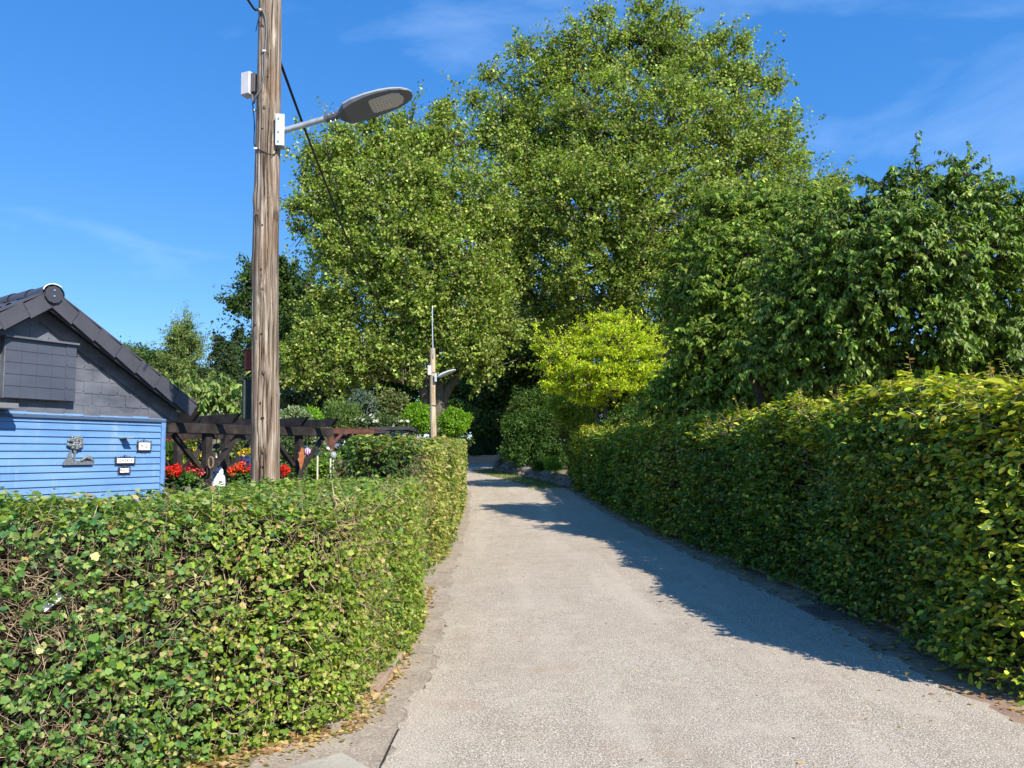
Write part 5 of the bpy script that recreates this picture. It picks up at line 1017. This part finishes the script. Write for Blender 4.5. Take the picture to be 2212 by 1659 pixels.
gm = mat('striped_glass', (.5, .1, .4), .15, 0, .6); t = gm.node_tree; wv = N(t, 'ShaderNodeTexWave', Scale=9.0, Distortion=.6); wv.bands_direction = 'X'; tcx = N(t, 'ShaderNodeTexCoord'); t.links.new(tcx.outputs['Object'], wv.inputs[0]); crx = N(t, 'ShaderNodeValToRGB'); crx.color_ramp.elements[0].color = (.35, .05, .28, 1); crx.color_ramp.elements[1].color = (.75, .6, .72, 1); t.links.new(wv.outputs[0], crx.inputs[0]); t.links.new(crx.outputs[0], t.nodes['Principled BSDF'].inputs['Base Color'])
m.build('ball', gm, ge, True); tube('rod', [gb-np.array([0, 0, .9]), gb], .006, IRN, ge, 6)
PALE = nmat('pale_stake_wood', [(.4, .36, .28), (.52, .48, .38)], (9, 9, 3), .85, .2)
for lb, x0, y0, x1, y1, Y in (('pale wooden stake with a curved wire on top, right of the glass ball', 686, 962, 685, 1040, 14.5), ('pale wooden stake between the fresh green plants', 714, 990, 715, 1040, 14.8)):
    a, b_ = at(x0, y0, Y), at(x1, y1, Y); b_[2] = 0; r_ = empty('garden_stake', b_, lb, 'stake'); tube('stake', [b_, a], .018, PALE, r_, 8)
    if x0 == 686: tube('wire', [a, a+np.array([-.02, 0, .12]), a+np.array([-.1, 0, .2]), a+np.array([-.2, 0, .22])], .006, mat('pale_wire', (.5, .5, .5), .5), r_, 6)
q = at(720, 984, 15); r_ = empty('dome_lantern', q-np.array([0, 0, .8]), 'clear plastic dome lantern on a post, left of the square-cut hedge', 'lantern')  # lantern: plastic dome on a thin post
m = MB(); m.sph(q, .065, (1, 1, 1.2), 18); o = m.build('dome', mat('clear_plastic', (.3, .34, .32), .12), r_, True); tube('post', [q-np.array([0, 0, .9]), q-np.array([0, 0, .06])], .014, PALE, r_, 6)

# ------------------------------------------------------------------ red-brown pergola, sheds and houses behind
RB = nmat('red_brown_timber', [(.06, .025, .018), (.12, .05, .035), (.19, .085, .06)], (5, 5, 5), .7, .15)
rp_ = empty('pergola', at(760, 960, 22), 'red-brown painted pergola in the middle distance, behind the purple glass ball', 'pergola')
def bb(nm, a, b_, w_, h, mt, par): m = MB(); m.bar(a, b_, w_, h, bevel=.004); return m.build(nm, mt, par)
p1, p2, p3 = at(716, 930, 22), at(805, 932, 22), at(716, 1010, 22)
p4 = np.array(p1); p4[2] = tz(22)
m = MB(); m.bar(p4, p1, .14, .14, up=(0, 1, 0), bevel=.005); m.build('post', RB, rp_)
p5 = np.array(at(798, 932, 22)); p6 = p5.copy(); p6[2] = tz(22); m = MB(); m.bar(p6, p5, .14, .14, up=(0, 1, 0), bevel=.005); m.build('post', RB, rp_)
bb('beam', at(697, 932, 22), at(808, 933, 22), .08, .13, RB, rp_)
for s_ in (.35, -.3):
    bb('brace', np.array(p1)+np.array([0, 0, -.45]), np.array(p1)+np.array([s_, 0, -.05]), .07, .09, RB, rp_)
for k in range(5):
    a = at(703+k*25, 929, 22); bb('rafter', a+np.array([0, -.05, .05]), a+np.array([0, 1.6, .05]), .06, .07, RB, rp_)
WHT = nmat('off_white_render', [(.5, .51, .52), (.6, .61, .62)], (2, 2, 2), .85, .1)
def shed(label, px0, px1, ptop, pbot, Y, roofcol, wallm, depth=2.4, over=.2, rh=.12, name='garden_shed', windows=(), pitched=0):
    a, b_ = at(px0, ptop, Y), at(px1, ptop, Y); zt = (a[2]+b_[2])/2; g = tz(Y)-.1; root = empty(name, ((a[0]+b_[0])/2, Y+depth/2, g), label, 'shed' if name == 'garden_shed' else 'house')
    m = MB(); m.box(((a[0]+b_[0])/2, Y+depth/2, (zt+g)/2), (b_[0]-a[0], depth, zt-g)); m.build('wall', wallm, root)
    m = MB()
    if not pitched: m.box(((a[0]+b_[0])/2, Y+depth/2-.05, zt+rh/2+.003), (b_[0]-a[0]+2*over, depth+2*over, rh), None, .01)
    else:
        cx_ = (a[0]+b_[0])/2; Wd = b_[0]-a[0]+2*over; m.poly([(-over-.1, 0), (depth/2, pitched), (depth+over+.1, 0), (depth+over+.1, .1), (depth/2, pitched+.12), (-over-.1, .1)], Wd, Matrix(((0, 0, 1, cx_), (1, 0, 0, Y), (0, 1, 0, zt+.003), (0, 0, 0, 1))))
    m.build('roof', roofcol, root)
    for (x0, y0, x1, y1) in windows:
        p, q = at(x0, y0, Y-.02), at(x1, y1, Y-.02); m = MB(); m.box(((p[0]+q[0])/2, Y-.015, (p[2]+q[2])/2), (abs(q[0]-p[0])+.08, .05, abs(p[2]-q[2])+.08)); f = m.build('window', mat('white_frame', (.7, .72, .72), .5), root)
        m = MB(); m.box(((p[0]+q[0])/2, Y-.035, (p[2]+q[2])/2), (abs(q[0]-p[0]), .03, abs(p[2]-q[2]))); m.build('pane', mat('dark_glass', (.03, .04, .045), .08, 0, .6), f)
    return root
BITU = nmat('bitumen_felt', [(.035, .035, .04), (.06, .06, .065)], (4, 4, 4), .8, .2)
GREYW = nmat('blue_grey_boards', [(.2, .24, .28), (.27, .31, .35)], (3, 3, 9), .7, .1)
DKW = nmat('dark_brown_wall', [(.07, .055, .045), (.11, .085, .07)], (4, 4, 4), .8, .1)  # even dark brown wall colour
shed('low shed with blue-grey end wall and black felt roof, above the square-cut hedge', 812, 873, 930, 1000, 27, BITU, GREYW)
shed('small shed with a pale blue-grey door panel, behind the red-brown pergola post', 684, 710, 938, 1030, 23.5, BITU, GREYW, 1.6)
shed('dark brown summerhouse with small windows inside the red-brown pergola', 713, 815, 938, 1010, 25.5, BITU, DKW, 2.5, windows=((721, 949, 730, 959), (733, 951, 743, 959), (764, 946, 783, 962)))
shed('flat-roofed grey-brown cabin with a bright fascia, seen over the dark pergola', 425, 575, 912, 960, 27, nmat('bright_fascia', [(.6, .6, .55), (.7, .7, .66)], (3, 3, 3), .6, 0), nmat('taupe_wall', [(.16, .13, .11), (.2, .17, .15)], (3, 3, 3), .8, 0), 3, rh=.14)
shed('flat-roofed cabin with a pale edge, seen just right of the near pole', 600, 650, 908, 960, 30, mat('pale_fascia', (.45, .5, .55), .5), DKW, 3, rh=.14)
hs_ = shed('white walled house with a dark grey roof beyond the brick wall at the path end', 1020, 1100, 925, 990, 60, nmat('grey_roof', [(.1, .1, .11), (.16, .16, .17)], (3, 3, 3), .7, 0), nmat('white_render', [(.7, .7, .7), (.78, .78, .77)], (2, 2, 2), .8, .05), 5, over=.4, name='house', windows=((1062, 942, 1072, 955),), pitched=1.3)
m = MB(); q = at(512, 890, 27.5); m.cyl((q[0], q[1], q[2]+.05), .13, .9, None, 16); m.cyl((q[0], q[1], q[2]+.5), .17, .06, None, 16); o = m.build('chimney_pipe', mat('brown_flue', (.06, .045, .04), .7), None); tag(o, 'short dark chimney pipe on the flat roof behind the pergola', 'chimney'); setorigin(o)
q = at(478, 900, 24.5); bush('blossom_shrub', 'small cloud of white flowers above the dark pergola', [(478,896,20,7)], 24.5, [(.1, .18, .05)], n=20, cr=.1, ls=.06, seed=120, flowers=(60, .11, [(.85, .87, .9)], -.6))
# low brick wall at the end of the path, clumps of stones on the right edge
BR = bpy.data.materials.new('brick'); BR.use_nodes = True; t = BR.node_tree; bn = t.nodes['Principled BSDF']; tcb = N(t, 'ShaderNodeTexCoord'); mpb = N(t, 'ShaderNodeMapping'); mpb.inputs['Rotation'].default_value = (math.pi/2, 0, 0)
brk = N(t, 'ShaderNodeTexBrick', Scale=3.2); brk.inputs['Color1'].default_value = (.3, .2, .15, 1); brk.inputs['Color2'].default_value = (.22, .16, .12, 1); brk.inputs['Mortar'].default_value = (.5, .47, .42, 1); brk.inputs['Mortar Size'].default_value = .03
t.links.new(tcb.outputs['Object'], mpb.inputs[0]); t.links.new(mpb.outputs[0], brk.inputs[0]); t.links.new(brk.outputs[0], bn.inputs['Base Color']); bn.inputs['Roughness'].default_value = .9
wa = at(985, 1003, 51); wb = at(1100, 1003, 51); m = MB(); zt = at(1040, 985, 51)[2]; zb = tz(51)-.1
m.box(((wa[0]+wb[0])/2-1, 51.1, (zt+zb)/2), (wb[0]-wa[0]+4, .24, zt-zb)); o = m.build('brick_wall', BR); tag(o, 'low brick garden wall closing the view at the end of the path', 'wall'); setorigin(o); m = MB(); m.box(((wa[0]+wb[0])/2-1, 51.09, zt+.028), (wb[0]-wa[0]+4.05, .3, .05), None, .008); o2 = m.build('coping', nmat('coping_stone', [(.3, .28, .25), (.4, .38, .34)], (4, 4, 4), .9, .2)); o2.parent = o; o2.matrix_parent_inverse = Matrix.Translation(-o.location)
STONE = nmat('field_stone', [(.1, .09, .075), (.19, .17, .145), (.29, .27, .23)], (7, 7, 7), .9, .4, 30)
edge = [(2.2, 31.2), (1.75, 33.3), (1.25, 35.6), (.75, 37.8), (.1, 40), (-.5, 42), (-.95, 43.6), (-.9, 44.6)]
rw = empty('stone_edging', (1.0, 37, tz(37)), 'rough stone edging holding the planting bed beyond the right hedge', 'stone edging')
ex = np.array(edge); cl = np.concatenate([[0], np.cumsum(np.linalg.norm(np.diff(ex, axis=0), axis=1))]); stones = 0
m = MB(); s_ = 0
while s_ < cl[-1]:
    x = np.interp(s_, cl, ex[:, 0]); y = np.interp(s_, cl, ex[:, 1])
    for lay in range(2):
        r_ = RNG.uniform(.16, .26); mm = Matrix.Translation((x+RNG.normal(0, .05)+lay*.12, y+RNG.normal(0, .05)+lay*.06, tz(y)+.08+lay*.2)) @ Matrix.Rotation(RNG.uniform(0, 3), 4, 'Z') @ Matrix.Diagonal((r_*1.3, r_*.9, r_*.75, 1))
        rr_ = bmesh.ops.create_icosphere(m.bm, subdivisions=2, radius=1, matrix=mm)
        for v in rr_['verts']: v.co += Vector(RNG.normal(0, .018, 3))
    s_ += .34
m.build('stones', STONE, rw)
bed = MB(); pts = [(a+.15, b) for a, b in edge]+[(3.5, 46), (6, 40), (4.5, 31)]
me = bpy.data.meshes.new('flower_bed'); me.from_pydata([(x, y, tz(y)+.22) for x, y in pts], [], [tuple(range(len(pts)))]); o = link('flower_bed', me, GROUND, None); o['kind'] = 'structure'
# a strip of short grass where path and stones meet
def tuft(name, n, fn, ls, pal, kind='stuff', label=None, cat_='grass'):
    P = fn(n); n = len(P); tp = unit(RNG.normal(0, .35, (n, 3))+np.array([0, 0, 1.])); nn = unit(RNG.normal(size=(n, 3))*np.array([1, 1, .1])); V, T_, K = leaves(P, tp, nn, ls*np.exp(RNG.normal(0, .3, n)), 'needle', palette(n, pal)); o = link(name, np_mesh(name, V, T_, K), LEAF, None); o['kind'] = 'stuff'; tag(o, label, cat_)
def gfn(n):
    s = RNG.uniform(0, cl[-1], n); x = np.interp(s, cl, ex[:, 0]); y = np.interp(s, cl, ex[:, 1]); off = RNG.random(n)**1.5*1.5; return np.column_stack([x-off*.9, y-off*.45, terr(y-off*.45)])
tuft('grass', 9000, gfn, .07, [(.14, .2, .04), (.22, .25, .07)], label='thin grass growing along the foot of the stone edging')
def gfn2(n):
    y = 5+26*RNG.random(n)**1.3; x = np.interp(y, [a for a, b in L_pts], [b for a, b in L_pts])-.28-RNG.random(n)**2*.1; k = sn(np.column_stack([x, y, x*0]), 2, 77) > .2; return np.column_stack([x, y, terr(y)])[k]
tuft('grass', 2600, gfn2, .028, [(.12, .2, .04), (.2, .26, .07)], label='small weeds in the joint between path and left hedge')
# fallen leaves and litter
def litter(n, fn, label, sz=.04):
    P = fn(n); n = len(P); P[:, 2] += .012; tp = unit(RNG.normal(size=(n, 3))*np.array([1, 1, .12])); nn = unit(RNG.normal(0, .35, (n, 3))+np.array([0, 0, 1.]))
    V, T_, K = leaves(P, tp, nn, sz*np.exp(RNG.normal(0, .35, n)), 'oval', palette(n, [(.5, .35, .17), (.6, .47, .24), (.35, .2, .1), (.28, .26, .07), (.62, .42, .2)])); o = link('fallen_leaves', np_mesh('fallen_leaves', V, T_, K), LEAF, None); o['kind'] = 'stuff'; tag(o, label, 'fallen leaves')
def lf1(n):
    y = RNG.uniform(4.7, 10, n); x = np.interp(y, [4.7, 6, 9.5], [-1.05, -.98, -1.12])+np.abs(RNG.normal(0, .07, n))-.04; k = (RNG.random(n) < .9); return np.column_stack([x, y, terr(y)])[k]
def lf2(n):
    t = RNG.uniform(0, 2.2, n); off = np.abs(RNG.normal(0, .12, n))-.1; q = A+dd*t[:, None]-bk*off[:, None]; return np.column_stack([q, terr(q[:, 1])])
def lf3(n):
    y = 4.8+RNG.random(n)**1.3*18; x = np.interp(y, [a for a, b in R_pts], [b for a, b in R_pts])+.35-np.abs(RNG.normal(0, .22, n)); return np.column_stack([x, y, terr(y)])
litter(1900, lf1, 'dry leaves gathered along the kerb below the low left hedge', .036)
litter(1500, lf2, 'dry leaves on the ground at the near corner of the low left hedge', .036)
litter(700, lf3, 'dry leaves scattered in the shade of the long right hedge', .045)
litter(170, lambda n: np.column_stack([RNG.uniform(-.5, 2.8, n), RNG.uniform(3.2, 12, n), np.zeros(n)]), 'single leaves strewn over the open gravel path', .022)
# loose chippings on the path
n = 16000; y = 2.6+RNG.random(n)**1.5*9; xl = np.interp(y, [a for a, b in L_pts], [b for a, b in L_pts]); xr = np.interp(y, [a for a, b in R_pts], [b for a, b in R_pts]); x = xl+(xr-xl)*RNG.random(n)
P = np.column_stack([x, y, terr(y)+.009]); s = RNG.uniform(.002, .005, n)
tet = np.array([(1, 0, -.2), (-.5, .87, -.2), (-.5, -.87, -.2), (0, 0, .9)]); tf = np.array([(0, 1, 3), (1, 2, 3), (2, 0, 3)])
an = RNG.uniform(0, 6.28, n); ca, sa = np.cos(an), np.sin(an); V = tet[None]*s[:, None, None]*RNG.uniform(.7, 1.3, (n, 4, 1)); V = np.stack([V[..., 0]*ca[:, None]-V[..., 1]*sa[:, None], V[..., 0]*sa[:, None]+V[..., 1]*ca[:, None], V[..., 2]], -1)+P[:, None]
col = palette(n, [(.5, .43, .33), (.62, .55, .44), (.26, .21, .165), (.42, .33, .24)], [3, 2, 1.5, 1]); o = link('loose_gravel', np_mesh('loose_gravel', V.reshape(-1, 3), (tf[None]+np.arange(n)[:, None, None]*4).reshape(-1, 3), np.repeat(col, 3, axis=0)), None, None)
gm = mat('chippings', (.5, .5, .5), .95); a_ = N(gm.node_tree, 'ShaderNodeAttribute'); a_.attribute_name = 'tint'; gm.node_tree.links.new(a_.outputs['Color'], gm.node_tree.nodes['Principled BSDF'].inputs['Base Color']); o.data.materials.append(gm); o['kind'] = 'stuff'; tag(o, 'loose pale and dark chippings on the path surface', 'gravel')
# white board glimpsed through the near hedge
q = at(112, 1300, 3.83); m = MB(); m.box((0, 0, 0), (.17, .01, .045), Matrix.Translation(Vector(q)) @ Matrix.Rotation(R(40), 4, 'Z') @ Matrix.Rotation(R(-38), 4, 'Y') @ Matrix.Diagonal((.62, 1, .8, 1)), .002); o = m.build('white_board', mat('white_board_paint', (.8, .8, .82), .5)); tag(o, 'piece of white board showing through a gap in the low left hedge', 'board'); setorigin(o)
print('faces', sum(len(o.data.polygons) for o in C.objects if o.type == 'MESH'))
